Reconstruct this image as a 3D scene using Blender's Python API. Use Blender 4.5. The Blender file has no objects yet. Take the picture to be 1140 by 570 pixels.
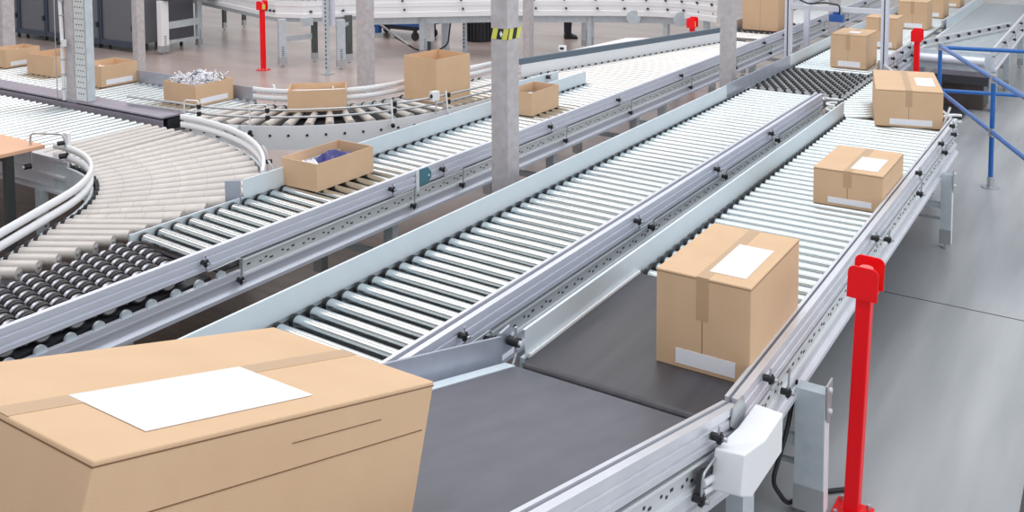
import bpy, math, random
from mathutils import Vector, Matrix
random.seed(7)
R = math.radians
S = bpy.context.scene
COL = S.collection

# ------------------------------------------------------------------ camera
FPX, CX, CY = 1040.0, 625.0, -39.0
PITCH, AZ, CAMH = math.atan(73/1040), R(31.15), 2.87
cam = bpy.data.cameras.new('camera'); camo = bpy.data.objects.new('camera', cam); COL.objects.link(camo)
cam.sensor_fit = 'HORIZONTAL'; cam.sensor_width = 36; cam.lens = 36*FPX/1140
cam.shift_x = (570-CX)/1140; cam.shift_y = (CY-285)/1140
cam.clip_start = 0.05; cam.clip_end = 200
camo.location = (0, 0, CAMH)
fwd = Vector((math.cos(PITCH)*math.cos(AZ), math.cos(PITCH)*math.sin(AZ), -math.sin(PITCH)))
camo.rotation_euler = fwd.to_track_quat('-Z', 'Y').to_euler()
S.camera = camo

WORLD, LA, LB, LC = 0.92, 170, 215, 380
# ------------------------------------------------------------------ colour management, world, lights
S.view_settings.view_transform = 'Standard'; S.view_settings.look = 'None'
S.view_settings.exposure = 0.10; S.view_settings.gamma = 1.0
S.view_settings.use_curve_mapping = False
W = bpy.data.worlds.new('hall_air'); S.world = W; W.use_nodes = True
_nt = W.node_tree; _bg = _nt.nodes['Background']
_tc = _nt.nodes.new('ShaderNodeTexCoord'); _sx = _nt.nodes.new('ShaderNodeSeparateXYZ'); _cr = _nt.nodes.new('ShaderNodeValToRGB')
_nt.links.new(_tc.outputs['Generated'], _sx.inputs[0]); _nt.links.new(_sx.outputs['Z'], _cr.inputs[0]); _nt.links.new(_cr.outputs[0], _bg.inputs[0])
_e = _cr.color_ramp.elements
_e[0].position = 0.0; _e[0].color = (.95, .97, 1, 1); _e[1].position = 1.0; _e[1].color = (.90, .93, 1, 1)
for _p, _v in ((.30, .80), (.50, .30), (.66, .25), (.80, .85)):
    _q = _e.new(_p); _q.color = (_v*.95, _v*.98, _v, 1)
_bg.inputs[1].default_value = WORLD

def area(name, loc, size, energy, color, target=None):
    d = bpy.data.lights.new(name, 'AREA'); d.shape = 'RECTANGLE'
    d.size, d.size_y = size; d.energy = energy; d.color = color
    o = bpy.data.objects.new(name, d); COL.objects.link(o); o.location = loc
    if target is not None:
        o.rotation_euler = (Vector(target)-Vector(loc)).to_track_quat('-Z', 'Y').to_euler()
    return o
# rows of high-bay strip lights under the hall roof
for i, x in enumerate((-1.0, 4.5, 10.0, 15.5)):
    area('high_bay_light', (x, 1.5, 7.5), (3.2, 11.0), LA, (0.93, 0.97, 1.0))
for i, x in enumerate((2.0, 8.0, 14.0)):
    area('high_bay_light', (x, 11.5, 7.5), (3.2, 9.0), LB, (1.0, 0.89, 0.84))
area('side_fill', (6, -9, 5.0), (14, 5), LC, (0.92, 0.96, 1.0), (6, 3, 0.8))  # added unseen fill light for the aisle-side faces, no gate behind it

# ------------------------------------------------------------------ materials
def mat(name, col, rough=0.5, metal=0.0, noise=None, scale=20, bump=0.0, bscale=60, stretch=None, coat=0.0, spec=None, emit=None):
    m = bpy.data.materials.new(name); m.use_nodes = True
    nt = m.node_tree; b = nt.nodes['Principled BSDF']
    b.inputs['Base Color'].default_value = (*col, 1)
    b.inputs['Roughness'].default_value = rough; b.inputs['Metallic'].default_value = metal
    if coat: b.inputs['Coat Weight'].default_value = coat
    if spec is not None: b.inputs['Specular IOR Level'].default_value = spec
    if emit: b.inputs['Emission Color'].default_value = (*emit[0], 1); b.inputs['Emission Strength'].default_value = emit[1]
    tc = nt.nodes.new('ShaderNodeTexCoord'); mp = nt.nodes.new('ShaderNodeMapping')
    nt.links.new(tc.outputs['Object'], mp.inputs[0])
    if stretch: mp.inputs['Scale'].default_value = stretch
    if noise:
        n = nt.nodes.new('ShaderNodeTexNoise'); n.inputs['Scale'].default_value = scale; n.inputs['Detail'].default_value = 5
        nt.links.new(mp.outputs[0], n.inputs[0])
        r = nt.nodes.new('ShaderNodeValToRGB'); r.color_ramp.elements[0].position = 0.3; r.color_ramp.elements[1].position = 0.7
        r.color_ramp.elements[0].color = (*noise, 1); r.color_ramp.elements[1].color = (*col, 1)
        nt.links.new(n.outputs[0], r.inputs[0]); nt.links.new(r.outputs[0], b.inputs['Base Color'])
    if bump:
        n2 = nt.nodes.new('ShaderNodeTexNoise'); n2.inputs['Scale'].default_value = bscale; n2.inputs['Detail'].default_value = 4
        bp = nt.nodes.new('ShaderNodeBump'); bp.inputs['Strength'].default_value = bump; bp.inputs['Distance'].default_value = 0.01
        nt.links.new(mp.outputs[0], n2.inputs[0]); nt.links.new(n2.outputs[0], bp.inputs['Height']); nt.links.new(bp.outputs[0], b.inputs['Normal'])
    return m
M = {}
M['alu'] = mat('anodised_aluminium', (.76, .78, .88), .38, .35, (.70, .72, .82), 6, stretch=(1, 8, 8))
M['aluw'] = mat('bright_aluminium', (.78, .79, .84), .35, .45, (.70, .71, .77), 6)
M['lower'] = mat('galvanised_channel', (.66, .68, .76), .40, .4)
M['strip'] = mat('zinc_perforated_strip', (.70, .73, .75), .42, .35)
M['guide'] = mat('pale_zinc_sheet', (.73, .81, .87), .42, .15, (.69, .78, .84), 3)
M['plate'] = mat('zinc_sheet', (.50, .53, .62), .38, .5, (.42, .45, .54), 7)
M['roller'] = mat('chromed_roller', (.63, .675, .685), .24, .95, (.58, .625, .64), 5)
M['rollerg'] = mat('dull_grey_roller', (.42, .45, .47), .40, .6, (.36, .39, .41), 3)
M['rollerw'] = mat('satin_white_roller', (.64, .65, .645), .28, .8)
M['beige'] = mat('grey_plastic_roller', (.60, .56, .53), .38, .15, (.53, .49, .465), 9)
M['groove'] = mat('roller_groove', (.36, .31, .29), .6)
M['black'] = mat('black_plastic', (.012, .012, .015), .45)
M['rubber'] = mat('dark_rubber', (.035, .028, .032), .42)
M['hub'] = mat('grey_hub', (.42, .42, .42), .4, .3)
M['belt'] = mat('grey_conveyor_belt', (.125, .125, .150), .40, 0, (.100, .100, .122), 14, stretch=(.12, 1, 1))
M['belt2'] = mat('dark_conveyor_belt', (.075, .072, .082), .42, 0, (.052, .050, .058), 14, stretch=(.12, 1, 1))
M['card'] = mat('cardboard', (.70, .475, .30), .75, 0, (.66, .44, .27), 5, .12, 300)
M['cardin'] = mat('cardboard_inside', (.50, .30, .16), .8)
M['tape'] = mat('parcel_tape', (.53, .35, .21), .4)
M['crease'] = mat('carton_crease', (.22, .12, .06), .8)
M['paper'] = mat('white_paper', (.88, .88, .93), .6)
M['white'] = mat('white_enamel', (.84, .85, .88), .35)
M['legm'] = mat('galvanised_leg', (.62, .68, .72), .45, .3, (.52, .59, .64), 12)
M['legd'] = mat('dark_leg', (.10, .11, .11), .5, .3)
M['red'] = mat('red_enamel', (.92, .001, .008), .38, 0, spec=.35)
M['pink'] = mat('pink_red_button', (.90, .20, .20), .35)
M['yellow'] = mat('yellow_plastic', (.70, .70, .12), .4)
M['blue'] = mat('blue_enamel', (.008, .12, .43), .22, 0, coat=.3)
M['bluebox'] = mat('blue_plastic', (.02, .10, .35), .4)
M['galv'] = mat('galvanised_fitting', (.50, .52, .54), .35, .7)
M['teal'] = mat('teal_reflector', (.10, .26, .32), .3, .2)
M['column'] = mat('galvanised_steel_column', (.58, .56, .58), .55, .2, (.47, .44, .455), 14, .1, 40)
M['cab'] = mat('slate_cabinet_panel', (.155, .16, .185), .5, 0, (.14, .145, .17), 3)
M['cabf'] = mat('dark_blue_cabinet_frame', (.035, .05, .085), .4)
M['wood'] = mat('beech_worktop', (.74, .44, .28), .45, 0, (.70, .40, .25), 6, stretch=(1, .1, 1))
M['navy'] = mat('navy_plastic_wrap', (.02, .02, .16), .25, 0, (.05, .05, .24), 15, .4, 30)
M['cloth'] = mat('dark_trousers', (.012, .013, .02), .8)
M['cloth2'] = mat('dark_work_jacket', (.03, .04, .07), .8)
M['shoe'] = mat('black_shoe', (.008, .008, .008), .4)
M['skin'] = mat('skin', (.60, .36, .26), .5)
M['hair'] = mat('brown_hair', (.06, .035, .02), .6)
M['bar'] = mat('slate_blue_rail', (.14, .18, .23), .4, .2)
M['strap'] = mat('mauve_grey_steel', (.36, .33, .40), .45, .3, (.31, .29, .35), 8)
M['brown'] = mat('dark_brown_shade', (.11, .085, .075), .5, .1, (.06, .05, .045), 4)  # shade tone of the block added under lane N
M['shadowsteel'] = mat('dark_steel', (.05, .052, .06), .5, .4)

def floor_mat():
    m = bpy.data.materials.new('concrete_floor'); m.use_nodes = True
    nt = m.node_tree; b = nt.nodes['Principled BSDF']; L = nt.links.new
    tc = nt.nodes.new('ShaderNodeTexCoord')
    sp = nt.nodes.new('ShaderNodeSeparateXYZ'); L(tc.outputs['Object'], sp.inputs[0])
    def noise(scale, stretch=(1, 1, 1), detail=6):
        mp = nt.nodes.new('ShaderNodeMapping'); mp.inputs['Scale'].default_value = stretch
        L(tc.outputs['Object'], mp.inputs[0])
        n = nt.nodes.new('ShaderNodeTexNoise'); n.inputs['Scale'].default_value = scale; n.inputs['Detail'].default_value = detail
        L(mp.outputs[0], n.inputs[0]); return n.outputs[0]
    def ramp(fac, a, c, p0=.35, p1=.65):
        r = nt.nodes.new('ShaderNodeValToRGB'); L(fac, r.inputs[0])
        r.color_ramp.elements[0].color = (*a, 1); r.color_ramp.elements[1].color = (*c, 1)
        r.color_ramp.elements[0].position = p0; r.color_ramp.elements[1].position = p1; return r.outputs[0]
    def mix(f, a, c):
        x = nt.nodes.new('ShaderNodeMix'); x.data_type = 'RGBA'
        L(f, x.inputs[0]); L(a, x.inputs[6]); L(c, x.inputs[7]); return x.outputs[2]
    def ss(out, e0, e1):
        mr = nt.nodes.new('ShaderNodeMapRange'); mr.interpolation_type = 'SMOOTHSTEP'
        L(out, mr.inputs[0]); mr.inputs[1].default_value = e0; mr.inputs[2].default_value = e1; return mr.outputs[0]
    def mul(a, c):
        x = nt.nodes.new('ShaderNodeMath'); x.operation = 'MULTIPLY'; L(a, x.inputs[0]); L(c, x.inputs[1]); return x.outputs[0]
    grey = ramp(noise(1.2, (.28, 2.2, 1), 3), FL_A, FL_B)
    spots = ramp(noise(38, (1, 1, 1), 2), (1, 1, 1), (0, 0, 0), .70, .76)
    warm = ramp(noise(1.1, (1.6, .4, 1)), (.31, .245, .225), (.45, .38, .36), .3, .7)
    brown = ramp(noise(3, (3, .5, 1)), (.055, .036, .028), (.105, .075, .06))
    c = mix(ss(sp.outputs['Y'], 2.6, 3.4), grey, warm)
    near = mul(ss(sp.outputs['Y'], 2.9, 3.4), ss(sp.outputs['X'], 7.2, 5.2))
    c = mix(near, c, brown)  # shade around the bench and left lanes, put into the floor colour
    L(c, b.inputs['Base Color'])
    b.inputs['Roughness'].default_value = .32
    n = noise(25); bp = nt.nodes.new('ShaderNodeBump'); bp.inputs['Strength'].default_value = .08; bp.inputs['Distance'].default_value = .01
    L(n, bp.inputs['Height']); L(bp.outputs[0], b.inputs['Normal'])
    return m
FL_A, FL_B = (.29, .30, .315), (.44, .45, .465)
M['floor'] = floor_mat()

# ------------------------------------------------------------------ mesh helpers
ORG = {}
def org(o): return ORG.get(o.name, Vector((0, 0, 0))) if o else Vector((0, 0, 0))

class MB:
    def __init__(s): s.v = []; s.f = []; s.m = []; s.mats = []; s.sm = []
    def mi(s, m):
        m = M[m]
        if m not in s.mats: s.mats.append(m)
        return s.mats.index(m)
    def add(s, vs, fs, m, smooth=False):
        b = len(s.v); k = s.mi(m); s.v += [Vector(p) for p in vs]
        for f in fs: s.f.append([b+i for i in f]); s.m.append(k); s.sm.append(smooth)
        return s
    def box(s, c, d, m, rz=0, ry=0):
        x, y, z = d[0]/2, d[1]/2, d[2]/2
        rot = Matrix.Rotation(rz, 3, 'Z') @ Matrix.Rotation(ry, 3, 'Y')
        vs = [Vector(c)+rot @ Vector((i*x, j*y, k*z)) for i in (-1, 1) for j in (-1, 1) for k in (-1, 1)]
        return s.add(vs, [(0, 1, 3, 2), (4, 6, 7, 5), (0, 4, 5, 1), (2, 3, 7, 6), (0, 2, 6, 4), (1, 5, 7, 3)], m)
    def bb(s, a, b, m):
        return s.box([(a[i]+b[i])/2 for i in range(3)], [abs(b[i]-a[i]) for i in range(3)], m)
    def cyl(s, p0, p1, r, m, n=14, r1=None, cap=True):
        p0, p1 = Vector(p0), Vector(p1); r1 = r if r1 is None else r1
        d = (p1-p0).normalized(); a = Vector((0, 0, 1)) if abs(d.z) < .9 else Vector((1, 0, 0))
        u = d.cross(a).normalized(); w = d.cross(u)
        vs = []
        for p, rr in ((p0, r), (p1, r1)):
            for i in range(n):
                t = 2*math.pi*i/n; vs.append(p+u*math.cos(t)*rr+w*math.sin(t)*rr)
        s.add(vs, [(i, (i+1) % n, n+(i+1) % n, n+i) for i in range(n)], m, True)
        if cap: s.add(vs, [tuple(range(n-1, -1, -1)), tuple(range(n, 2*n))], m)
        return s
    def tube(s, pts, r, m, n=8, fillet=0.0):
        pts = [Vector(p) for p in pts]
        if fillet:
            q = [pts[0]]
            for i in range(1, len(pts)-1):
                a, b, c = pts[i-1], pts[i], pts[i+1]
                f = min(fillet, (a-b).length*.45, (c-b).length*.45)
                p = b+(a-b).normalized()*f; e = b+(c-b).normalized()*f
                for t in (0, .25, .5, .75, 1): q.append(p.lerp(b, t).lerp(b.lerp(e, t), t))
            q.append(pts[-1]); pts = q
        vs = []; u = None
        for i, p in enumerate(pts):
            d = (pts[min(i+1, len(pts)-1)]-pts[max(i-1, 0)]).normalized()
            if u is None:
                a = Vector((0, 0, 1)) if abs(d.z) < .9 else Vector((1, 0, 0)); u = d.cross(a).normalized()
            u = (u-d*u.dot(d)).normalized(); w = d.cross(u)
            for k in range(n):
                t = 2*math.pi*k/n; vs.append(p+(u*math.cos(t)+w*math.sin(t))*r)
        N = len(pts)
        s.add(vs, [(i*n+k, i*n+(k+1) % n, (i+1)*n+(k+1) % n, (i+1)*n+k) for i in range(N-1) for k in range(n)], m, True)
        s.add(vs, [tuple(range(n-1, -1, -1)), tuple(range((N-1)*n, N*n))], m)
        return s
    def sweep(s, prof, path, m, side=1, smooth=False):
        """closed profile (outward u, up v) carried along a path; side=+1 puts +u to the right of travel"""
        path = [Vector(p) for p in path]; n = len(prof); vs = []
        for i, p in enumerate(path):
            ds = []
            if i: ds.append((path[i]-path[i-1]).to_2d().normalized())
            if i < len(path)-1: ds.append((path[i+1]-path[i]).to_2d().normalized())
            d = sum(ds, Vector((0, 0))).normalized(); k = 1/max(.5, d.dot(ds[0]))
            nr = Vector((d.y, -d.x))*side*k
            for u, v in prof: vs.append((p.x+nr.x*u, p.y+nr.y*u, p.z+v))
        N = len(path)
        s.add(vs, [(i*n+k, i*n+(k+1) % n, (i+1)*n+(k+1) % n, (i+1)*n+k) for i in range(N-1) for k in range(n)], m, smooth)
        s.add(vs, [tuple(range(n-1, -1, -1)), tuple(range((N-1)*n, N*n))], m)
        return s
    def prism(s, poly, z0, z1, m):
        n = len(poly); vs = [(x, y, z0) for x, y in poly]+[(x, y, z1) for x, y in poly]
        return s.add(vs, [tuple(range(n-1, -1, -1)), tuple(range(n, 2*n))]+[(i, (i+1) % n, n+(i+1) % n, n+i) for i in range(n)], m)
    def prismY(s, poly, y0, y1, m):
        n = len(poly); vs = [(x, y0, z) for x, z in poly]+[(x, y1, z) for x, z in poly]
        return s.add(vs, [tuple(range(n-1, -1, -1)), tuple(range(n, 2*n))]+[(i, (i+1) % n, n+(i+1) % n, n+i) for i in range(n)], m)
    def mesh(s, name, o=Vector((0, 0, 0))):
        me = bpy.data.meshes.new(name)
        me.from_pydata([tuple(v-o) for v in s.v], [], s.f)
        for mt in s.mats: me.materials.append(mt)
        for p, k, q in zip(me.polygons, s.m, s.sm): p.material_index = k; p.use_smooth = q
        me.validate(); me.update()
        import bmesh
        bm = bmesh.new(); bm.from_mesh(me); bmesh.ops.recalc_face_normals(bm, faces=bm.faces); bm.to_mesh(me); bm.free()
        return me
    def build(s, name, parent=None, at=None, bevel=0.0):
        """one mesh object; vertices were given in world coordinates"""
        o_w = Vector(at) if at is not None else org(parent)
        ob = bpy.data.objects.new(name, s.mesh(name, o_w)); COL.objects.link(ob)
        if parent: ob.parent = parent
        ob.location = o_w-org(parent); ORG[ob.name] = o_w
        if bevel:
            b = ob.modifiers.new('bevel', 'BEVEL'); b.width = bevel; b.segments = 2; b.limit_method = 'ANGLE'
        return ob

def thing(name, label, cat, loc=(0, 0, 0), group=None):
    o = bpy.data.objects.new(name, None); COL.objects.link(o); o.location = loc; ORG[o.name] = Vector(loc)
    o.empty_display_size = .1
    o['label'] = label; o['category'] = cat
    if group: o['group'] = group
    return o
def tag(o, label, cat, group=None):
    o['label'] = label; o['category'] = cat
    if group: o['group'] = group
    return o
def place(name, mesh, parent, loc, rz=0, scale=None):
    ob = bpy.data.objects.new(name, mesh); COL.objects.link(ob); ob.parent = parent
    ob.location = Vector(loc)-org(parent); ob.rotation_euler = (0, 0, rz); ORG[ob.name] = Vector(loc)
    if scale: ob.scale = scale
    return ob

ZR = 0.80; RR = 0.033
_rm = {}
def roller_mesh(L, m='roller', r0=RR, r1=None, seg=0, cap='black'):
    key = (round(L, 3), m, r0, r1, seg, cap)
    if key in _rm: return _rm[key]
    b = MB(); r1 = r0 if r1 is None else r1
    b.cyl((0, .012, 0), (0, L-.03, 0), r0, m, 18, r1)
    b.cyl((0, L-.03, 0), (0, L-.004, 0), r1+.002, cap, 16)
    b.cyl((0, 0, 0), (0, .012, 0), .012, 'galv', 8)
    for k in range(1, seg):
        y = L*k/seg; rr = r0+(r1-r0)*k/seg
        b.cyl((0, y-.001, 0), (0, y+.001, 0), rr+.0004, 'groove', 18)
    _rm[key] = b.mesh('roller'); return _rm[key]
def roller(parent, pr, pl, m='roller', z=None, r0=RR, r1=None, seg=0, name='roller', cap='black'):
    """pr = right / near end, pl = left / far end (plan points)"""
    pr, pl = Vector(pr), Vector(pl); d = pl-pr; L = d.length
    rz = math.atan2(-d.x, d.y); r1_ = r0 if r1 is None else r1
    z = ZR-r0 if z is None else z
    o = place(name, roller_mesh(L, m, r0, r1, seg, cap), parent, (pr.x, pr.y, z), rz)
    return o

# rail sections (u = outward from the roller ends, v = height over the roller tops)
P_GUIDE = [(0, .093), (.032, .093), (.032, .062), (.024, .058), (.024, .050), (.032, .046), (.032, .018), (.022, .014), (.022, .004), (.034, 0), (.034, -.024), (0, -.024)]
P_GAP = [(0, -.024), (.008, -.024), (.008, -.040), (0, -.040)]
P_STRIP = [(0, -.040), (.034, -.040), (.036, -.050), (.020, -.060), (.020, -.128), (.030, -.133), (.030, -.140), (0, -.140)]
P_LOW = [(0, -.140), (.036, -.140), (.036, -.152), (.026, -.156), (.026, -.196), (.036, -.200), (.048, -.214), (.048, -.236), (0, -.236)]
def side_rail(parent, path, side=1, m='alu', low='lower', slots=True, step=.075, guide=True, strip=True):
    """grooved guide over a slotted strip and a channel"""
    if guide:
        MB().sweep(P_GUIDE, path, m, side).build('guide_rail', parent)
    if not strip:
        MB().sweep([(0, -.105), (.034, -.105), (.034, -.140), (0, -.140)], path, low, side).build('slotted_strip', parent)
    b = MB().sweep(P_STRIP, path, 'strip', side) if strip else MB()
    if slots and strip:
        for i in range(len(path)-1):
            a, c = Vector(path[i]), Vector(path[i+1]); L = (c-a).to_2d().length; d = (c-a)/L; n2 = Vector((d.y, -d.x, 0)).normalized()*side
            k = .05; q = 0; rz = math.atan2(d.y, d.x); ry = -math.atan2(d.z, 1)
            while k < L:
                p = a+d*k+n2*.0205
                b.box((p.x, p.y, p.z-.088-(.014 if q % 2 else 0)), (.016 if q % 3 else .024, .003, .010), 'shadowsteel', rz, ry)
                k += step*(.55 if q % 3 else 1.2); q += 1
    if strip: b.build('slotted_strip', parent)
    MB().sweep(P_GAP, path, 'shadowsteel', side).build('recess', parent)
    MB().sweep(P_LOW, path, low, side).build('side_channel', parent)
def guide_plate(parent, path, side=-1, m='guide', h=.13, lo=-.005, back=True):
    """tall smooth sheet guide with a folded top flange, frame channel below it"""
    MB().sweep([(0, h), (.014, h), (.014, h-.006), (.004, h-.006), (.004, lo), (0, lo)], path, m, side).build('guide_plate', parent)
    if back:
        MB().sweep([(.004, lo), (.03, lo), (.03, -.22), (-.012, -.22), (-.012, -.21), (.02, -.21), (.02, -.028), (.004, -.028)], path, 'legm', side).build('side_channel', parent)

def clamp(parent, x, y, z, dx=.24, dz=-.185, out=-1, m='galv', rod='galv', upright=False):
    """black star knob, bent rod and second knob that hold a guide rail (out = direction in y)"""
    k = MB(); o = out
    def knob(b, X, Z):
        b.cyl((X, y, Z), (X, y+o*.045, Z), .015, 'black', 10)
        b.box((X, y+o*.032, Z), (.044, .016, .012), 'black', 0, R(20))
        b.box((X, y+o*.032, Z), (.012, .016, .042), 'black', 0, R(20))
        b.cyl((X, y+o*.05, Z), (X, y+o*.062, Z), .009, m, 8)
    b = MB().tube([(x, y+o*.03, z+.045), (x, y+o*.03, z-.055), (x+dx, y+o*.038, z-.045), (x+dx, y+o*.03, z+dz-.03)], .0052, rod, 6, .025)
    c = b.build('rail_clamp', parent, at=(x, y, z))
    for X, Z in ((x, z), (x+dx, z+dz)):
        kb = MB(); knob(kb, X, Z); kb.build('knob', c, at=(X, y, Z))
    return c

def leg(parent, x, y, ztop, w=.06, d=.085, m='legm', rz=0, zb=0.0, name='leg'):
    b = MB(); rot = Matrix.Rotation(rz, 3, 'Z')
    b.box((x, y, (ztop+zb+.05)/2), (w, d, ztop-zb-.05), m, rz)
    b.box((x, y, zb+.10), (w+.006, d+.006, .12), 'galv', rz)
    for k in range(6):
        p = rot @ Vector((0, -d/2-.001, 0)); b.box((x+p.x, y+p.y, zb+.16+k*.035), (w*.3, .002, .012), 'shadowsteel', rz)
    o = b.build(name, parent, at=(x, y, zb))
    MB().cyl((x, y, zb), (x, y, zb+.012), .035, 'galv', 14).cyl((x, y, zb+.012), (x, y, zb+.12), .008, 'galv', 8).build('foot', o)
    return o
def crossbar(parent, p0, p1, m='legm', h=.05, t=.03):
    p0, p1 = Vector(p0), Vector(p1); d = p1-p0
    return MB().box((p0+p1)/2, (d.length, t, h), m, math.atan2(d.y, d.x)).build('crossbar', parent)

# ------------------------------------------------------------------ the setting
f = MB().bb((-12, -14, -.2), (45, 40, 0), 'floor').build('floor'); f['kind'] = 'structure'
j = MB()
j.bb((6.925, -14, 0), (6.935, 1.9, .0012), 'shadowsteel')
o = j.build('trim_1'); o['kind'] = 'structure'
j = MB().bb((-2, .27, 0), (6.9, .33, .0015), 'rubber')
o = j.build('trim_2'); o['kind'] = 'structure'

# steel columns of the platform
def column(x, y, w, label, tape=False):
    t = thing('steel_column', label, 'column', (x, y, 0), 'galvanised columns between the conveyors')
    b = MB(); h = 4.6
    b.box((x, y, h/2), (w, w, h), 'column')
    b.build('shaft', t, bevel=.006)
    MB().box((x, y, .01), (w+.14, w+.14, .02), 'column').build('base_plate', t)
    if tape:
        b = MB(); z0, z1 = 1.845, 1.925; e = .0015; q = w/2
        b.bb((x-q-e, y-q-e, z0), (x+q+e, y+q+e, z1), 'black')
        for k in range(2):
            y0 = y+q-.005-k*.095
            b.add([(x-q-2*e, y0, z0), (x-q-2*e, y0-.045, z0), (x-q-2*e, y0-.065, z1), (x-q-2*e, y0-.02, z1)], [(0, 1, 2, 3)], 'yellow')
        b.add([(x-q-2*e, y-.005, z0+.04), (x-q-2*e, y-.02, z0+.015), (x-q-2*e, y-.035, z0+.04), (x-q-2*e, y-.02, z0+.065)], [(0, 1, 2, 3)], 'white')
        for k in range(2):
            x0 = x-q+.003+k*.1
            b.add([(x0, y-q-2*e, z0), (x0+.05, y-q-2*e, z0), (x0+.075, y-q-2*e, z1), (x0+.025, y-q-2*e, z1)], [(0, 1, 2, 3)], 'yellow')
        b.build('hazard_tape', t)
    return t
column(5.66, 3.91, .150, 'nearest grey steel column with yellow and black hazard tape, between two roller lines', True)
column(10.19, 3.90, .150, 'grey steel column right of centre, between conveyors behind the taped column')
column(14.80, 3.90, .150, 'farthest right steel column, behind the blue sensor frame')
column(10.38, 9.71, .19, 'pale steel column rising behind the far guard rail of the roller curve')
column(12.9, 8.44, .135, 'brownish steel column directly right of the taped column in the photo')
column(9.05, 13.25, .135, 'pale steel column in front of the dark cabinets, above the carton lane')
column(7.95, 15.0, .19, 'wide steel column at the far left edge of the photo')

# ------------------------------------------------------------------ conveyors
def xline(x0, x1, y, z=ZR): return [(x0, y, z), (x1, y, z)]
PITCH_R = .1125

# ---- line A (far straight lane of the three)
A = thing('roller_conveyor', 'roller conveyor lane carrying the box of blue wrap, long slotted side rail toward camera', 'conveyor', (6, 4.8, 0))
AY0, AY1 = 4.44, 5.17
side_rail(A, [(3.62, AY0-.03, ZR), (9.1, AY0-.03, ZR)], 1)
side_rail(A, [(1.0, AY0-.03, ZR), (3.62, AY0-.03, ZR)], 1, strip=False)
n = int((9.05-3.52)/PITCH_R)+1
for i in range(n):
    x = 3.52+i*PITCH_R; roller(A, (x-.05, AY0-.02), (x, AY1))
guide_plate(A, xline(4.30, 9.10, AY1+.005), -1)
MB().sweep([(0, .006), (.012, .006), (.012, -.06), (0, -.06)], [(3.44, AY1+.015, ZR), (4.3, AY1+.015, ZR)], 'guide', -1).build('edge_strip', A)
MB().bb((3.5, AY0, .70), (9.05, AY1, .71), 'shadowsteel').build('shade_or_backing_sheet', A)  # dark sheet added for the shade between the rollers
MB().add([(4.28, 5.18, ZR-.02), (4.28, 5.18, ZR+.128), (4.22, 5.27, ZR+.128), (4.22, 5.27, ZR-.02), (4.29, 5.19, ZR-.02), (4.29, 5.19, ZR+.128), (4.23, 5.28, ZR+.128), (4.23, 5.28, ZR-.02)],
         [(0, 1, 2, 3), (7, 6, 5, 4), (1, 5, 6, 2), (0, 4, 5, 1), (3, 2, 6, 7)], 'plate').build('end_flap', A)
for x, dx in ((3.34, .24), (4.90, .23), (5.47, .24), (7.02, .26), (8.33, .27)):
    clamp(A, x, AY0-.062, .835, dx)
# teal reflector plate on the rail
MB().prismY([(5.19, .775), (5.30, .775), (5.345, .81), (5.345, .85), (5.30, .895), (5.19, .895)], AY0-.068, AY0-.078, 'teal').cyl((5.315, AY0-.078, .83), (5.315, AY0-.081, .83), .008, 'white', 8).bb((5.18, AY0-.065, .74), (5.20, AY0-.082, .90), 'white').build('reflector', A)
for x in (2.9, 5.0, 7.2, 8.9):
    leg(A, x, AY0+.02, .57); leg(A, x, AY1, .57); crossbar(A, (x, AY0+.02, .30), (x, AY1, .30))
# steering wheel bed at its near end
WB = thing('wheel_diverter', 'bed of paired dark steering wheels at the near left end of the long lane', 'conveyor', (2.5, 4.8, 0))
wm = MB()
wm.cyl((0, -.022, 0), (0, -.004, 0), .046, 'rubber', 18); wm.cyl((0, .004, 0), (0, .022, 0), .046, 'rubber', 18)
wm.cyl((0, -.027, 0), (0, .027, 0), .036, 'hub', 14)
wmesh = wm.mesh('wheel')
rows = 20; cnt = 0
for i in range(rows):
    x = 3.42-i*.088
    sk = .16
    ax = MB().cyl((x-sk, AY0-.01, .755), (x, AY1-.01, .755), .012, 'hub', 8)
    nwh = 8
    for k in range(nwh):
        t = (k+.5+(.0 if i % 2 else .45))/nwh
        if k < nwh-1 or i % 2:
            px, py = x-sk+sk*t, AY0-.01+(AY1-AY0)*t
            ax.cyl((px, py+.030, .757), (px, py+.062, .757), .034, 'lower', 10)
    axo = ax.build('wheel_axle', WB, at=(x, AY1, .755))
    for k in range(nwh):
        t = (k+.5+(.0 if i % 2 else .45))/nwh
        if k < nwh-1 or i % 2:
            w = place('wheel', wmesh, axo, (x-sk+sk*t, AY0-.01+(AY1-AY0)*t, .755), -.25)
MB().bb((1.5, AY0, .60), (3.44, AY1, .70), 'shadowsteel').build('shade_or_backing_sheet', WB)
for k in range(14):
    MB().cyl((3.48-k*.15, AY0-.03, .700), (3.48-k*.15, AY0-.05, .700), .030, 'legm', 14).build('axle_cap', WB)

# ---- line A, merging section beyond the end of the left guide
A2 = thing('merge_conveyor', 'wide bright roller bed where the curved lane merges into the long lane', 'conveyor', (11, 5.2, 0))
def bary(x): return 6.02-(x-9.22)*.275
side_rail(A2, [(9.1, AY0-.03, ZR), (13.45, AY0-.03, ZR)], 1)
x = 9.14; i = 0
while x < 13.0:
    roller(A2, (x-.05, AY0-.02), (x, min(bary(x)-.03, 6.1)), 'rollerw'); x += PITCH_R; i += 1
MB().sweep([(0, .13), (.02, .13), (.02, .105), (.004, .10), (.004, -.2), (0, -.2)], [(9.1, bary(9.1), ZR), (12.95, bary(12.95), ZR)], 'white', -1).build('side_plate', A2)
MB().sweep([(-.012, .195), (.028, .195), (.028, .125), (-.012, .125)], [(8.80, bary(8.80)+.01, ZR), (12.95, bary(12.95)+.01, ZR)], 'bar', -1).build('slate_guide_bar', A2)
for x in (9.9, 11.4, 12.8): clamp(A2, x, AY0-.062, .83, .27)
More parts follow.
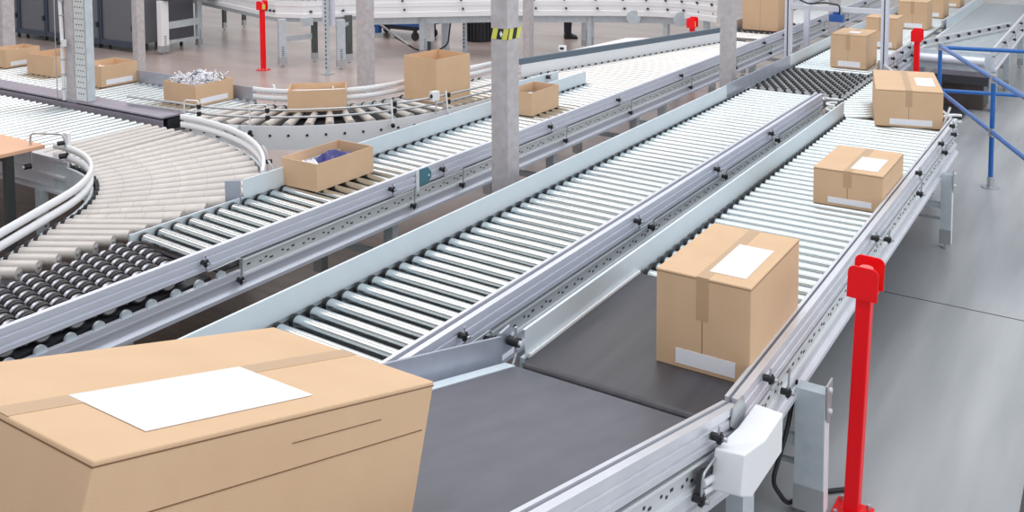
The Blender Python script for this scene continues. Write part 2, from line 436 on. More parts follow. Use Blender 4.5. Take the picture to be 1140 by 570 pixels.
for x in (9.6, 12.6):
    leg(A2, x, AY0+.02, .57); leg(A2, x, bary(x)-.03, .57); crossbar(A2, (x, AY0+.02, .3), (x, bary(x)-.03, .3))
A3 = thing('roller_conveyor', 'far end of the long lane under the tall carton beside the right hand column', 'conveyor', (16, 4.8, 0))
side_rail(A3, [(13.45, AY0-.03, ZR), (21, AY0-.03, ZR)], 1, slots=False)
for i in range(66):
    x = 13.5+i*PITCH_R
    if 13.9 < x < 15.4: continue
    roller(A3, (x, AY0-.02), (x, 5.30), 'rollerw')
guide_plate(A3, xline(13.45, 21, 5.32), -1, 'alu')
for i in range(16):
    x = 13.93+i*.095; b = MB().cyl((x, AY0, .765), (x, 5.28, .765), .010, 'hub', 8)
    for k in range(9): 
        y = AY0+.06+k*.09+(.04 if i % 2 else 0); b.cyl((x, y-.012, .765), (x, y+.012, .765), .035, 'black', 12)
    b.build('wheel_axle', A3)
for x in (14.5, 17.5, 20): leg(A3, x, AY0+.02, .57); leg(A3, x, 5.3, .57); crossbar(A3, (x, AY0+.02, .3), (x, 5.3, .3))
for x in (13.7, 15.6, 17.2, 18.8): clamp(A3, x, AY0-.062, .83, .25)
# white sheet table behind the merge
t = thing('sheet_metal_table', 'white triangular sheet table behind the slate guide bar', 'table', (11, 6.2, 0))
MB().prism([(9.55, 6.30), (9.80, 6.62), (12.45, 6.38), (12.75, 5.85), (12.6, 5.35), (9.6, 6.25)], .76, .79, 'white').build('table_top', t)
for p in ((9.9, 6.45), (12.3, 6.2), (12.5, 5.6)): leg(t, p[0], p[1], .76)
sb = MB().box((10.88, 6.56, .83), (.05, .10, .08), 'white', R(20)).box((10.85, 6.55, .835), (.012, .05, .03), 'black', R(20)).build('junction_box')
tag(sb, 'small white box with a dark mark on the edge of the white sheet table', 'box')

# ---- line B (middle lane)
B = thing('roller_conveyor', 'middle roller lane of long chrome rollers ending under the near left carton', 'conveyor', (6, 3.1, 0))
BY0, BY1 = 2.63, 3.50
n = int((9.95-1.5)/.113)
for i in range(n):
    x = 1.5+i*.113; roller(B, (x-.03, BY0), (x, BY1))
MB().bb((1.3, BY0+.01, .69), (9.9, BY1, .70), 'shadowsteel').build('shade_or_backing_sheet', B)  # added dark sheet, stands in for shade below the rollers
guide_plate(B, xline(1.2, 9.15, BY1+.012), -1)
side_rail(B, [(1.2, BY0-.01, ZR), (9.45, BY0-.01, ZR)], 1)
MB().sweep([(0, .093), (.0, -.05), (-.02, -.05), (-.02, .093)], [(1.2, BY0+.018, ZR), (9.45, BY0+.018, ZR)], 'aluw', 1).build('inner_edge_strip', B)
for x, dx in ((3.36, .2), (5.17, .2), (6.5, .16), (7.75, .18)): clamp(B, x, BY0-.045, .85, dx, -.10)
for x in (2.4, 4.0, 6.2, 8.4):
    leg(B, x, BY0, .57); leg(B, x, BY1, .57); crossbar(B, (x, BY0, .3), (x, BY1, .3))
BW = thing('wheel_diverter', 'square bed of small black skate wheels in the middle lane', 'conveyor', (10.6, 3.1, 0))
n = 0
for i in range(15):
    x = 9.98+i*.092; b = MB().cyl((x, BY0-.12, .765), (x, BY1, .765), .010, 'hub', 8)
    for k in range(10):
        y = BY0-.08+k*.100+(.050 if i % 2 else 0)
        b.cyl((x, y-.012, .770), (x, y+.012, .770), .030, 'black', 12); b.cyl((x, y-.016, .770), (x, y+.016, .770), .015, 'lower', 8)
    b.build('wheel_axle', BW)
MB().bb((9.9, BY0-.12, .74), (11.35, BY1, .75), 'white').build('shade_or_backing_sheet', BW)
guide_plate(BW, xline(9.19, 11.36, BY1+.03), -1, 'plate')
for y in (BY0-.1, BY1): leg(BW, 10.1, y, .70)
for y in (BY0-.1, BY1): leg(BW, 11.2, y, .70)
B2 = thing('roller_conveyor', 'far stretch of the middle lane carrying a row of sealed cartons', 'conveyor', (15, 3.1, 0))
for i in range(76):
    x = 11.4+i*PITCH_R; roller(B2, (x, 2.55), (x, BY1))
guide_plate(B2, xline(11.36, 20, BY1+.03), -1)
side_rail(B2, [(11.9, 2.53, ZR), (13.62, 2.53, ZR)], 1, 'aluw', 'aluw')
side_rail(B2, [(16.2, 2.53, ZR), (20, 2.53, ZR)], 1, 'aluw', 'aluw', slots=False)
for x in (12.2, 12.75, 13.25): clamp(B2, x, 2.49, .86, .2, -.14)
for x in (11.8, 13.4, 16.4, 19): leg(B2, x, 2.56, .57); leg(B2, x, BY1, .57); crossbar(B2, (x, 2.56, .3), (x, BY1, .3))

# ---- transfer from the wheel bed to line C
T = thing('transfer_conveyor', 'short angled roller bed leading from the black wheels to the right lane', 'conveyor', (10, 2.0, 0))
hd = R(24); dx_, dy_ = math.cos(hd), math.sin(hd); nx, ny = -dy_, dx_
def clip(p, d, x0, yhi, ylo_fn):
    return p
for i in range(27):
    s_ = .10+i*.108; bx, by = 8.98+s_*dx_, 1.34+s_*dy_
    # rollers run from the right rail toward the far left until they meet line B or the start of line C
    L = .98
    ymax = 2.46; L = min(L, (ymax-by)/ny if by < ymax else 0)
    L2 = (bx-9.02)/dy_
    L = min(L, L2)
    if L > .12: roller(T, (bx, by), (bx+nx*L, by+ny*L))
side_rail(T, [(9.0, 1.32, ZR), (11.8, 1.32+2.8*math.tan(hd), ZR)], 1, 'aluw', 'aluw')
for x in (9.4, 11.3): leg(T, x, 1.36+(x-9)*math.tan(hd), .57)
leg(T, 9.9, 2.25, .57)

# ---- line C (right lane)
C = thing('roller_conveyor', 'right hand roller lane with white slotted side rail along the aisle', 'conveyor', (6.5, 1.75, 0))
CY0, CY1 = 1.285, 2.245
n = int((8.96-4.62)/.110)+1
for i in range(n):
    x = 4.62+i*.110; roller(C, (x, CY0), (x, CY1))
MB().bb((4.6, CY0+.01, .69), (8.95, CY1, .70), 'shadowsteel').build('shade_or_backing_sheet', C)  # added dark sheet that blackens the roller gaps as shade would
guide_plate(C, xline(3.42, 8.98, CY1+.012), -1)
side_rail(C, [(3.42, CY0-.01, ZR), (8.98, CY0-.01, ZR)], 1, 'aluw', 'aluw')
MB().sweep([(0, .093), (.0, -.05), (-.016, -.05), (-.016, .093)], [(3.42, CY0+.004, ZR), (8.98, CY0+.004, ZR)], 'aluw', 1).build('inner_edge_strip', C)
# short flat belt at the near end of the lane
b = MB(); pr = .03
pts = [(4.55, ZR)]+[(3.40-pr*math.sin(R(a)), ZR-pr+pr*math.cos(R(a))) for a in range(0, 181, 20)]+[(4.55, ZR-.06)]
b.prismY(pts, CY0+.02, CY1-.005, 'belt2').build('belt', C)
MB().bb((3.44, CY1-.004, ZR-.05), (4.56, CY1+.01, ZR+.012), 'white').build('belt_edge_strip', C)
for x, dx, z, dz in ((3.70, .24, .86, -.17), (5.64, .35, .85, -.12), (7.0, .06, .90, -.17), (7.95, .2, .90, -.12), (8.5, .12, .93, -.10)):
    clamp(C, x, CY0-.045, z, dx, dz)
for x, yy, w_, d_ in ((4.17, 1.165, .075, .135), (8.09, 1.185, .06, .085)):
    lg = leg(C, x, yy, .62, w_, d_, 'legm'); ye = yy-d_/2; xs = x+w_/2
    MB().bb((x-w_/2+.004, ye-.004, .04), (xs, ye, .62), 'white').build('flange', lg)
    MB().prismY([(x+.0, .47), (x+.03, .50), (xs+.01, .60), (xs+.02, .66), (x-.04, .66), (x-.035, .50)], ye-.004, ye-.012, 'galv').build('bolted_bracket', lg)
    for zz in (.63, .53): MB().cyl((x, ye-.012, zz), (x, ye-.024, zz), .012, 'white', 6).build('bolt', lg)
    leg(C, x, CY1, .57); crossbar(C, (x, yy, .35), (x, CY1, .35)); crossbar(C, (x, yy, .24), (x, CY1, .24), 'galv', .02, .02)
leg(C, 3.42, CY0-.05, .58, .13, .07); leg(C, 3.42, CY1, .58); leg(C, 6.2, CY1, .57); 
# curved guard where the transfer meets the lane
gp = []
for k in range(8): a = R(90-k*14); gp.append((8.93+.14*math.cos(a)+.02, 1.24+.12*math.sin(a)-.0, .90))
MB().tube(gp, .013, 'white', 8).tube([(p[0], p[1], p[2]-.06) for p in gp], .013, 'white', 8).tube([(8.9, 1.36, .80), (8.93, 1.30, 1.0)], .010, 'white', 6).build('corner_guard', C)
gp = []
for k in range(9): a = R(200-k*26); gp.append((9.02+.07*math.cos(a), 2.36+.07*math.sin(a), .89))
MB().tube(gp, .012, 'white', 8).tube([(p[0], p[1], p[2]-.05) for p in gp], .012, 'white', 8).bb((8.99, 2.30, .80), (9.04, 2.36, .86), 'yellow').build('end_guard', C)

# ---- inclined belt D rising toward the camera from line C
SL = .275
def dz(x): return ZR+(3.36-x)*SL
D = thing('belt_conveyor', 'inclined grey belt conveyor rising toward the camera with the near carton', 'conveyor', (1.5, 1.8, 0))
X0, X1 = 3.33, -.7
MB().add([(X0, CY0+.02, dz(X0)-.006), (X0, CY1, dz(X0)-.006), (X1, CY1, dz(X1)-.006), (X1, CY0+.02, dz(X1)-.006), (X0, CY0+.02, dz(X0)-.06), (X0, CY1, dz(X0)-.06), (X1, CY1, dz(X1)-.06), (X1, CY0+.02, dz(X1)-.06)],
         [(0, 1, 2, 3), (7, 6, 5, 4), (0, 4, 5, 1), (3, 2, 6, 7), (1, 5, 6, 2), (0, 3, 7, 4)], 'belt').build('belt', D)
path = [(X1, CY0-.01, dz(X1)), (3.40, CY0-.01, dz(3.40))]
side_rail(D, path, 1, 'aluw', 'aluw')
MB().sweep([(0, .095), (-.016, .095), (-.016, -.05), (0, -.05)], [(X1, CY0+.004, dz(X1)), (3.40, CY0+.004, dz(3.40))], 'aluw', 1).build('inner_edge_strip', D)
MB().sweep([(0, .098), (.014, .098), (.014, .09), (.004, .09), (.004, -.03), (0, -.03)], [(X1, 2.35, dz(X1)), (3.37, 2.35, dz(3.37))], 'plate', -1).build('guide_plate', D)
MB().sweep([(0, -.004), (.055, -.004), (.055, -.02), (.048, -.03), (.048, -.20), (0, -.20)], [(X1, CY1+.006, dz(X1)), (3.33, CY1+.006, dz(3.33))], 'guide', -1).build('side_channel', D)
MB().prismY([(3.375, .80), (3.375, .905), (3.45, .915), (3.47, .80)], 2.36, 2.372, 'plate').build('end_bracket', D)
b = MB().cyl((3.42, 2.35, .86), (3.42, 2.29, .86), .022, 'black', 12).cyl((3.42, 2.29, .86), (3.42, 2.275, .86), .012, 'white', 8).tube([(3.42, 2.31, .93), (3.42, 2.31, .80), (3.36, 2.29, .775), (3.25, 2.29, .79)], .008, 'galv', 6, .02)
b.build('rail_clamp', D, at=(3.42, 2.35, .86))
MB().prismY([(3.31, .84), (3.33, .905), (3.44, .905), (3.47, .84), (3.44, .78), (3.36, .80)], CY0-.045, CY0-.052, 'galv').build('kink_bracket', D)
c = clamp(D, 3.12, CY0-.045, .90, -.17, -.14)
MB().box((3.02, CY0-.06, .78), (.12, .02, .09), 'shadowsteel', 0, .27).cyl((2.98, CY0-.07, .80), (3.10, CY0-.07, .765), .014, 'white', 8).cyl((2.98, CY0-.07, .765), (3.10, CY0-.07, .73), .012, 'white', 8).build('adjuster', D)
for x in (2.2, .6): leg(D, x, CY0, dz(x)-.236); leg(D, x, CY1, dz(x)-.236)
# white motor cover bent round the kink
mcv = thing('motor_cover', 'white sheet metal drive cover bolted at the kink of the right side rail', 'cover', (3.3, 1.13, .7))
top = [(3.09, 1.215, .875), (3.33, 1.215, .835), (3.53, 1.215, .835), (3.50, 1.09, .845), (3.28, 1.09, .845), (3.06, 1.09, .905)]
bot = [(p[0]-.0, p[1], p[2]-.165) for p in top]
bot[5] = (3.03, 1.09, .765); bot[0] = (3.05, 1.215, .74); bot[4] = (3.14, 1.09, .70); bot[3] = (3.49, 1.09, .69)
MB().add(top+bot, [(0, 1, 4, 5), (1, 2, 3, 4), (6, 11, 10, 7), (7, 10, 9, 8), (0, 6, 7, 1), (1, 7, 8, 2), (2, 8, 9, 3), (3, 9, 10, 4), (4, 10, 11, 5), (5, 11, 6, 0)], 'white').build('cover_shell', mcv, bevel=.006)
MB().cyl((3.065, 1.11, .80), (3.055, 1.11, .80), .012, 'galv', 8).build('bolt', mcv)
# cable on the floor below the near leg
cb = MB().tube([(4.20, 1.25, .62), (4.14, 1.27, .40), (4.02, 1.30, .20), (4.12, 1.26, .05), (4.3, 1.22, .015), (4.45, 1.05, .012)], .011, 'black', 8, .05).build('cable')
tag(cb, 'black cable bending down beside the near leg of the right lane', 'cable')

# ---- line W: wide lane from the left that curves into the wheel bed
Wc = thing('curved_conveyor', 'wide beige roller conveyor at the left that curves round to the dark wheels', 'conveyor', (4, 7, 0))
WC = Vector((2.72, 7.14)); WI, WO = 1.46, 2.60
for i in range(44):
    y = 7.20+i*.111
    roller(Wc, (5.33, y+.02), (4.20, y-.02), 'roller' if y > 7.7 else 'beige', cap='rollerw')
for i in range(15):
    th = R(60)*(i+.5)/15
    c_, s_ = math.cos(th), math.sin(th)
    pi_ = WC+Vector((c_, -s_))*WI; Ro = WO
    if WC.y-Ro*s_ < 5.27: Ro = (WC.y-5.27)/s_
    po = WC+Vector((c_, -s_))*Ro
    roller(Wc, po, pi_, 'beige', z=ZR-.046, r0=.056, r1=.035, seg=6, cap='black')
e = WC+Vector((.5, -.866))*WI; dd = Vector((-.866, -.5)); nn = Vector((.5, -.866))
for i in range(12):
    p = e+dd*(.05+i*.10); L = (p.y-5.27)/.866
    if L > .1: roller(Wc, p+nn*L, p, 'beige', cap='rubber', z=ZR-.036, r0=.036)
def arc(c, r, a0, a1, n, z): return [(c[0]+r*math.cos(R(a0+(a1-a0)*k/n)), c[1]-r*math.sin(R(a0+(a1-a0)*k/n)), z) for k in range(n+1)]
BAND = [(-.004, .022), (.006, .027), (.018, .024), (.022, 0), (.018, -.024), (.006, -.027), (-.004, -.022)]
for zz in (.915, .845):
    MB().sweep(BAND, arc(WC, WO+.01, -2, 47, 16, zz), 'white', -1, True).build('outer_guard_band', Wc)
ip = arc(WC, WI-.01, -3, 60, 18, 0)
ip += [(e.x+dd.x*1.8-nn.x*.01, e.y+dd.y*1.8-nn.y*.01, 0)]
for zz in (.925, .850):
    MB().sweep(BAND, [(p[0], p[1], zz) for p in ip], 'white', 1, True).build('inner_guard_band', Wc)
MB().sweep([(0, -.03), (.02, -.03), (.02, -.22), (0, -.22)], [(p[0], p[1], ZR) for p in ip], 'legm', 1).build('inner_side_plate', Wc)
MB().sweep([(0, -.03), (.02, -.03), (.02, -.22), (0, -.22)], arc(WC, WO+.02, -2, 47, 16, ZR), 'legm', -1).build('outer_side_plate', Wc)
for a in (8, 20, 31, 41):
    q = arc(WC, WO+.05, a, a+1, 1, .88)[0]
    MB().tube([(q[0], q[1], .93), (q[0]+.02, q[1]-.02, .88), (q[0]+.03, q[1]-.03, .70)], .008, 'white', 6, .02).cyl((q[0], q[1], .80), (q[0]+.05, q[1]-.05, .80), .018, 'black', 8).build('guard_bracket', Wc)
# frame of the straight part, table side
MB().sweep([(0, .035), (.05, .035), (.05, .015), (.02, .010), (.02, -.10), (.05, -.11), (.05, -.13), (.02, -.135), (.02, -.22), (.06, -.23), (.06, -.25), (0, -.25)], [(4.18, 7.05, ZR), (4.18, 12.2, ZR)], 'aluw', -1).build('side_frame', Wc)
b = MB().tube([(4.02, 7.30, .74), (4.02, 7.30, 1.04), (4.14, 7.05, 1.04), (4.16, 7.03, .86)], .0085, 'galv', 8, .04)
c = b.build('bent_rod', Wc, at=(4.02, 7.3, .74))
MB().cyl((4.02, 7.30, .78), (3.97, 7.31, .78), .022, 'black', 8).cyl((3.97, 7.31, .78), (3.955, 7.313, .78), .012, 'white', 8).build('knob', c)
MB().cyl((4.16, 7.03, .87), (4.10, 7.05, .87), .022, 'black', 8).build('knob', c)
MB().cyl((4.15, 7.05, .97), (4.10, 7.07, .97), .018, 'black', 8).build('knob', c)
MB().box((4.20, 7.10, .96), (.03, .06, .14), 'white').build('band_end_block', Wc)
for x, y in ((4.12, 9.0), (4.12, 11.4), (5.3, 9.4), (5.30, 11.6), (3.9, 6.35), (4.9, 5.9), (4.12, 7.35)): leg(Wc, x, y, .56)
# dark profile between the two left lanes
S1 = thing('cable_duct', 'mauve grey steel duct running between the wide beige lane and the carton lane', 'duct', (5.5, 9.5, 0))
MB().bb((5.40, 7.60, .70), (5.64, 12.8, .715), 'strap').bb((5.40, 7.60, .70), (5.415, 12.8, .82), 'strap').bb((5.40, 7.60, .835), (5.64, 12.8, .85), 'strap').bb((5.625, 7.6, .70), (5.64, 12.8, .835), 'strap').build('duct_body', S1)
MB().bb((5.45, 7.585, .73), (5.60, 7.60, .82), 'black').build('end_opening', S1)
MB().bb((5.46, 7.9, 0), (5.56, 8.0, .70), 'legm').bb((5.46, 11.0, 0), (5.56, 11.1, .70), 'legm').build('support', S1)

# ---- lane L and curve K that bring open cartons round from the left
Lk = thing('curved_conveyor', 'roller lane carrying open cartons along the left and round a curve to the merge', 'conveyor', (6.5, 7.5, 0))
KC = Vector((7.56, 7.62)); KI, KO = 1.10, 1.90
for i in range(44):
    y = 7.66+i*.111; roller(Lk, (5.70, y), (6.50, y), 'roller', cap='rollerw')
MB().sweep([(0, .13), (.012, .13), (.012, .12), (.004, .12), (.004, -.03), (0, -.03)], [(6.52, 12.6, ZR), (6.52, 7.62, ZR)], 'plate', -1).build('guide_plate', Lk)
MB().sweep([(0, -.03), (.03, -.03), (.03, -.22), (0, -.22)], [(6.52, 12.6, ZR), (6.52, 7.62, ZR)], 'legm', -1).build('side_channel', Lk)
def karc(r, a0, a1, n, z): return [(KC.x-r*math.cos(R(a0+(a1-a0)*k/n)), KC.y-r*math.sin(R(a0+(a1-a0)*k/n)), z) for k in range(n+1)]
KT = 84
for i in range(14):
    a = KT*(i+.5)/14
    pi_ = karc(KI, a, a+1, 1, 0)[0]; po = karc(KO, a, a+1, 1, 0)[0]
    roller(Lk, po[:2], pi_[:2], 'beige' if i < 10 else 'rollerw', z=ZR-.036, r0=.042, r1=.030, cap='black')
ke = Vector(karc(1, KT, KT+1, 1, 0)[0][:2]); rad = (ke-KC); td = Vector((-rad.y, rad.x)); 
if td.x < 0: td = -td
for i in range(12):
    s_ = .06+i*.111; p0 = KC+rad*KO+td*s_; p1 = KC+rad*KI+td*s_
    roller(Lk, p0, p1, 'rollerw', cap='black')
end0 = KC+rad*(KO+.02)+td*1.45; end1 = KC+rad*(KI-.02)+td*1.55
far = karc(KI-.02, 0, KT, 18, 0)+[(end1.x, end1.y, 0)]
near = karc(KO+.03, -2, KT, 20, 0)+[(end0.x, end0.y, 0)]
for zz in (.925, .850):
    MB().sweep(BAND, [(p[0], p[1], zz) for p in far], 'white', -1, True).build('far_guard_band', Lk)
for zz in (.935, .868):
    pts = [(5.56, 8.35, zz)]+[(p[0], p[1], zz) for p in near[:-1]]+[(end0.x-.1, end0.y, zz)]
    MB().tube(pts, .011, 'galv', 8).build('near_guard_rod', Lk)
MB().sweep([(0, -.012), (.012, -.012), (.012, -.235), (0, -.235)], [(p[0], p[1], ZR) for p in near], 'white', 1).build('near_side_plate', Lk)
MB().sweep([(0, -.012), (.012, -.012), (.012, -.235), (0, -.235)], [(p[0], p[1], ZR) for p in far], 'white', -1).build('far_side_plate', Lk)
MB().sweep([(0, .0), (.02, .0), (.02, -.22), (0, -.22)], [(5.66, 12.6, ZR), (5.66, 7.62, ZR)], 'legm', 1).build('side_channel', Lk)
b = MB()
for a in range(4, 80, 5):
    p = karc(KO+.043, a, a+1, 1, .70)[0]; q = karc(KO+.048, a, a+1, 1, .70)[0]; b.cyl(p, q, .013, 'shadowsteel', 8)
b.build('axle_bolt', Lk)['kind'] = 'stuff'
MB().prism([tuple(p[:2]) for p in karc(KO, 0, KT, 16, 0)]+[tuple(p[:2]) for p in reversed(karc(KI, 0, KT, 16, 0))], .69, .70, 'shadowsteel').build('shade_or_backing_sheet', Lk)  # added dark sheet for the shade under the curve's rollers
for a, w in ((3, .10), (24, .11), (62, .0), (80, .0)):
    p = Vector(karc(KO+.05, a, a+1, 1, .935)[0]); q = Vector(karc(KO+.05, a+(4.5 if w else 1), a+6, 1, .935)[0]); r_ = Vector(karc(KO+.08, a, a+1, 1, 0)[0])
    if w:
        b = MB().tube([(r_.x, r_.y, .72), (r_.x, r_.y, .99), (q.x, q.y, .99), (q.x, q.y, .85)], .007, 'white', 6, .03)
    else:
        b = MB().tube([(r_.x, r_.y, .74), (p.x, p.y, .985)], .010, 'white', 6)
    c = b.build('guard_bracket', Lk, at=(r_.x, r_.y, .72))
    for zz in (.935, .868):
        MB().cyl((q.x, q.y, zz-.02), (q.x, q.y, zz+.02), .02, 'black', 8).build('knob', c)
    MB().cyl((r_.x, r_.y, .74), (r_.x-.03, r_.y-.03, .74), .02, 'black', 8).build('knob', c)
p = Vector(karc(KO+.08, 19, 20, 1, .76)[0]); MB().cyl((p.x-.02, p.y+.07, .76), (p.x+.03, p.y-.05, .76), .035, 'legm', 12).build('drive_motor', Lk)
p = Vector(karc(KO+.04, 76, 77, 1, .93)[0])
MB().box((p.x, p.y, .95), (.09, .05, .09), 'white', R(-10)).cyl((p.x-.046, p.y, .955), (p.x-.05, p.y, .955), .018, 'black', 10).tube([(p.x, p.y-.03, .91), (p.x-.04, p.y-.04, .78)], .008, 'galv', 6).build('photo_sensor', Lk)
for a in (14, 47): 
    p = Vector(karc(KI-.05, a, a+1, 1, .93)[0]); MB().tube([(p.x, p.y, .80), (p.x, p.y, .97), (p.x+.06, p.y+.10, .97), (p.x+.06, p.y+.1, .8)], .008, 'white', 6, .03).build('guard_bracket', Lk)
for p in ((5.75, 8.4), (6.45, 8.4), (5.75, 11.3), (6.45, 11.3), (6.95, 6.75), (8.7, 6.3), (6.35, 6.20), (8.6, 5.62)): leg(Lk, p[0], p[1], .56)
# pale guide end with a knob beside the merge
b = MB().sweep([(0, .13), (.02, .13), (.02, .02), (0, .02)], [(7.9, 5.53, ZR), (8.95, 5.47, ZR)], 'guide', 1).build('end_guide', Lk)
MB().cyl((8.72, 5.46, .90), (8.72, 5.41, .90), .022, 'black', 10).cyl((8.72, 5.41, .90), (8.72, 5.40, .90), .012, 'white', 8).build('knob', b)

# ---- lane N joining from the upper right
N = thing('roller_conveyor', 'grey roller lane joining from the upper right behind the blue handrail', 'conveyor', (16, 2, 0))
for i in range(60):
    x = 13.66+i*PITCH_R
    roller(N, (x, 1.50), (x, 2.42), 'rollerg', cap='rollerw')
side_rail(N, [(13.6, 1.47, ZR), (20.5, 1.47, ZR)], 1, 'aluw', 'aluw', slots=False)
MB().sweep([(0, .11), (.03, .11), (.03, .04), (0, .04)], [(13.55, 2.44, ZR), (16.4, 1.54, ZR)], 'aluw', 1).build('diagonal_guide', N)
for k in range(9):
    t_ = (k+.5)/9; b = MB(); b.cyl((13.55+2.85*t_, 2.44-.9*t_-.03, .875), (13.55+2.85*t_-.01, 2.44-.9*t_-.06, .875), .022, 'black', 8); b.build('bolt', N)
guide_plate(N, [(16.1, 2.44, ZR), (20.5, 2.44, ZR)], 1, 'guide')
MB().bb((13.55, 1.47, .55), (13.60, 2.46, .81), 'legm').build('end_panel', N)
MB().cyl((13.50, 1.55, .70), (13.50, 2.40, .70), .06, 'alu', 16).build('end_drum', N)
MB().bb((13.48, 1.5, .38), (13.56, 2.4, .48), 'shadowsteel').build('lower_tray', N)
for x, y in ((13.75, 1.47), (15.4, 1.47), (13.75, 2.4), (17.6, 1.47), (16.2, 2.4)): leg(N, x, y, .57, .12)
crossbar(N, (15.4, 1.47, .35), (15.4, 2.4, .35)); crossbar(N, (13.75, 1.47, .3), (13.75, 2.4, .3))
for x in (14.4, 15.6, 16.8, 18): clamp(N, x, 1.43, .86, .2, -.14)
dk = MB().bb((13.7, 1.58, 0), (15.2, 2.34, .36), 'brown').bb((13.65, 1.55, .36), (15.25, 2.36, .38), 'strap').bb((13.0, 1.75, 0), (13.6, 2.3, .05), 'shadowsteel').build('shade_block')  # dark block added to stand for the shade under this lane
tag(dk, 'dark block added as shade on the floor under the lane behind the blue handrail', 'shade block')

# ------------------------------------------------------------------ background conveyors (upper left to centre)
BG = thing('roller_conveyor', 'white conveyor crossing the far top of the photo behind the columns', 'conveyor', (14, 9, 0))
bgpath = [(12.45, 11.45, .98), (13.8, 9.86, .98), (14.35, 8.95, .98), (14.92, 7.97, .98), (15.25, 7.2, .98), (15.30, 6.6, .98), (15.05, 5.95, .98)]
MB().sweep([(0, .20), (.03, .20), (.03, .13), (.02, .12), (.02, .06), (.03, .05), (.03, -.03), (.022, -.04), (.022, -.12), (.035, -.13), (.035, -.22), (0, -.22)], bgpath, 'white', 1).build('side_rail', BG)
bgb = [(p[0]+.62, p[1]+.42, p[2]) for p in bgpath]
MB().sweep([(0, .20), (-.03, .20), (-.03, -.22), (0, -.22)], bgb, 'white', 1).build('side_rail', BG)
MB().sweep([(-0.06, -.22), (-.052, -.22), (-.052, -.36), (-0.06, -.36)], [(p[0]+.05, p[1]+.05, p[2]) for p in bgpath[:-1]], 'legm', 1).build('under_channel', BG)
for i in range(len(bgpath)-1):
    a, c = Vector(bgpath[i]), Vector(bgpath[i+1]); n_ = max(1, int((c-a).length/.12))
    for k in range(n_):
        p = a.lerp(c, (k+.5)/n_); roller(BG, (p.x+.02, p.y+.02), (p.x+.6, p.y+.40), 'rollerw', z=1.06)
b = MB()
for t_ in (0, 1, 2, 3, 4, 5):
    a, c = Vector(bgpath[t_]), Vector(bgpath[t_+1])
    for q in (.25, .75):
        p = a.lerp(c, q); MB().cyl((p.x-.03, p.y-.02, 1.06), (p.x-.07, p.y-.05, 1.06), .02, 'shadowsteel', 8).build('rail_knob', BG); MB().cyl((p.x, p.y-.04, .90), (p.x-.05, p.y-.08, .90), .02, 'shadowsteel', 8).build('rail_knob', BG)
for p in ((13.0, 10.85), (14.75, 8.35), (15.35, 7.1), (15.3, 6.3), (13.6, 11.2), (15.5, 8.9)): leg(BG, p[0]+.1, p[1], .76, .12, .08)
# rounded bearing plates under its right half
for p in ((15.13, 7.62), (15.31, 6.78)):
    MB().cyl((p[0]-.05, p[1]-.03, .74), (p[0]-.09, p[1]-.06, .74), .13, 'legm', 16).build('bearing_plate', BG)

BL = thing('roller_conveyor', 'white conveyor with legs and slotted feet behind the far red post', 'conveyor', (12, 13, 0))
blpath = [(13.0, 18.0, .98), (12.0, 14.9, .98), (11.45, 13.2, .98), (11.35, 12.7, .98), (11.5, 12.2, .98), (12.35, 11.5, .98)]
MB().sweep([(0, .12), (.025, .12), (.025, .03), (.015, .02), (.015, -.09), (.035, -.10), (.035, -.17), (0, -.17)], blpath, 'white', 1).build('side_rail', BL)
MB().sweep([(.01, .20), (.03, .20), (.03, .17), (.01, .17)], blpath, 'galv', 1).build('guide_rod', BL)
MB().sweep([(.0, -.17), (.02, -.17), (.02, -.25), (0, -.25)], [(p[0]+.05, p[1]+.05, p[2]) for p in blpath], 'legm', 1).build('under_channel', BL)
blb = [(p[0]+.7, p[1]+(0 if i < 3 else .35), p[2]) for i, p in enumerate(blpath)]
MB().sweep([(0, .12), (-.03, .12), (-.03, -.17), (0, -.17)], blb, 'white', 1).build('side_rail', BL)
for i in range(len(blpath)-1):
    a, c = Vector(blpath[i]), Vector(blpath[i+1]); n_ = max(1, int((c-a).length/.13))
    a2, c2 = Vector(blb[i]), Vector(blb[i+1])
    for k in range(n_):
        p = a.lerp(c, (k+.5)/n_); q = a2.lerp(c2, (k+.5)/n_); roller(BL, (p.x+.02, p.y), (q.x-.02, q.y), 'rollerw', z=1.02)
b = MB()
for k in range(7):
    a, c = Vector(blpath[2 if k < 4 else 4]), Vector(blpath[3 if k < 4 else 5]); p = a.lerp(c, (k % 4+.5)/4)
    MB().cyl((p.x-.02, p.y-.02, .92), (p.x-.06, p.y-.04, .92), .022, 'shadowsteel', 8).build('rail_knob', BL)
leg(BL, 11.15, 12.35, .82, .13, .10, rz=R(-30)); leg(BL, 11.80, 12.25, .82, .10, .08, 'legd', R(-30)); crossbar(BL, (11.2, 12.38, .46), (11.78, 12.25, .46), 'legm', .09)
leg(BL, 11.50, 11.32, .84, .14, .10, rz=R(-35)); leg(BL, 12.02, 11.64, .84, .12, .08, 'legd', R(-35)); crossbar(BL, (11.5, 11.32, .7), (12.02, 11.64, .7))
MB().bb((11.30, 11.98, .70), (11.52, 12.06, .84), 'legm').build('bearing_plate', BL)
for p, m_ in (((13.68, 16.96), 'legd'), ((14.2, 16.94), 'legd')): leg(BL, p[0], p[1], .60 if p[0] > 13 else .8, .08, .06, m_)
t = thing('machine_stand', 'white legged stand with a low shelf beam in front of the dark cabinets', 'stand', (11.3, 15.3, 0))
leg(t, 10.92, 15.25, 1.0, .16, .12, 'white'); leg(t, 11.80, 15.38, 1.0, .10, .08); 
MB().box((11.36, 15.30, .52), (.9, .06, .13), 'legm', R(8)).box((11.36, 15.32, .20), (.9, .06, .05), 'legm', R(8)).build('beam', t)
MB().bb((10.9, 15.1, 1.0), (12.6, 15.6, 1.06), 'shadowsteel').build('deck', t)
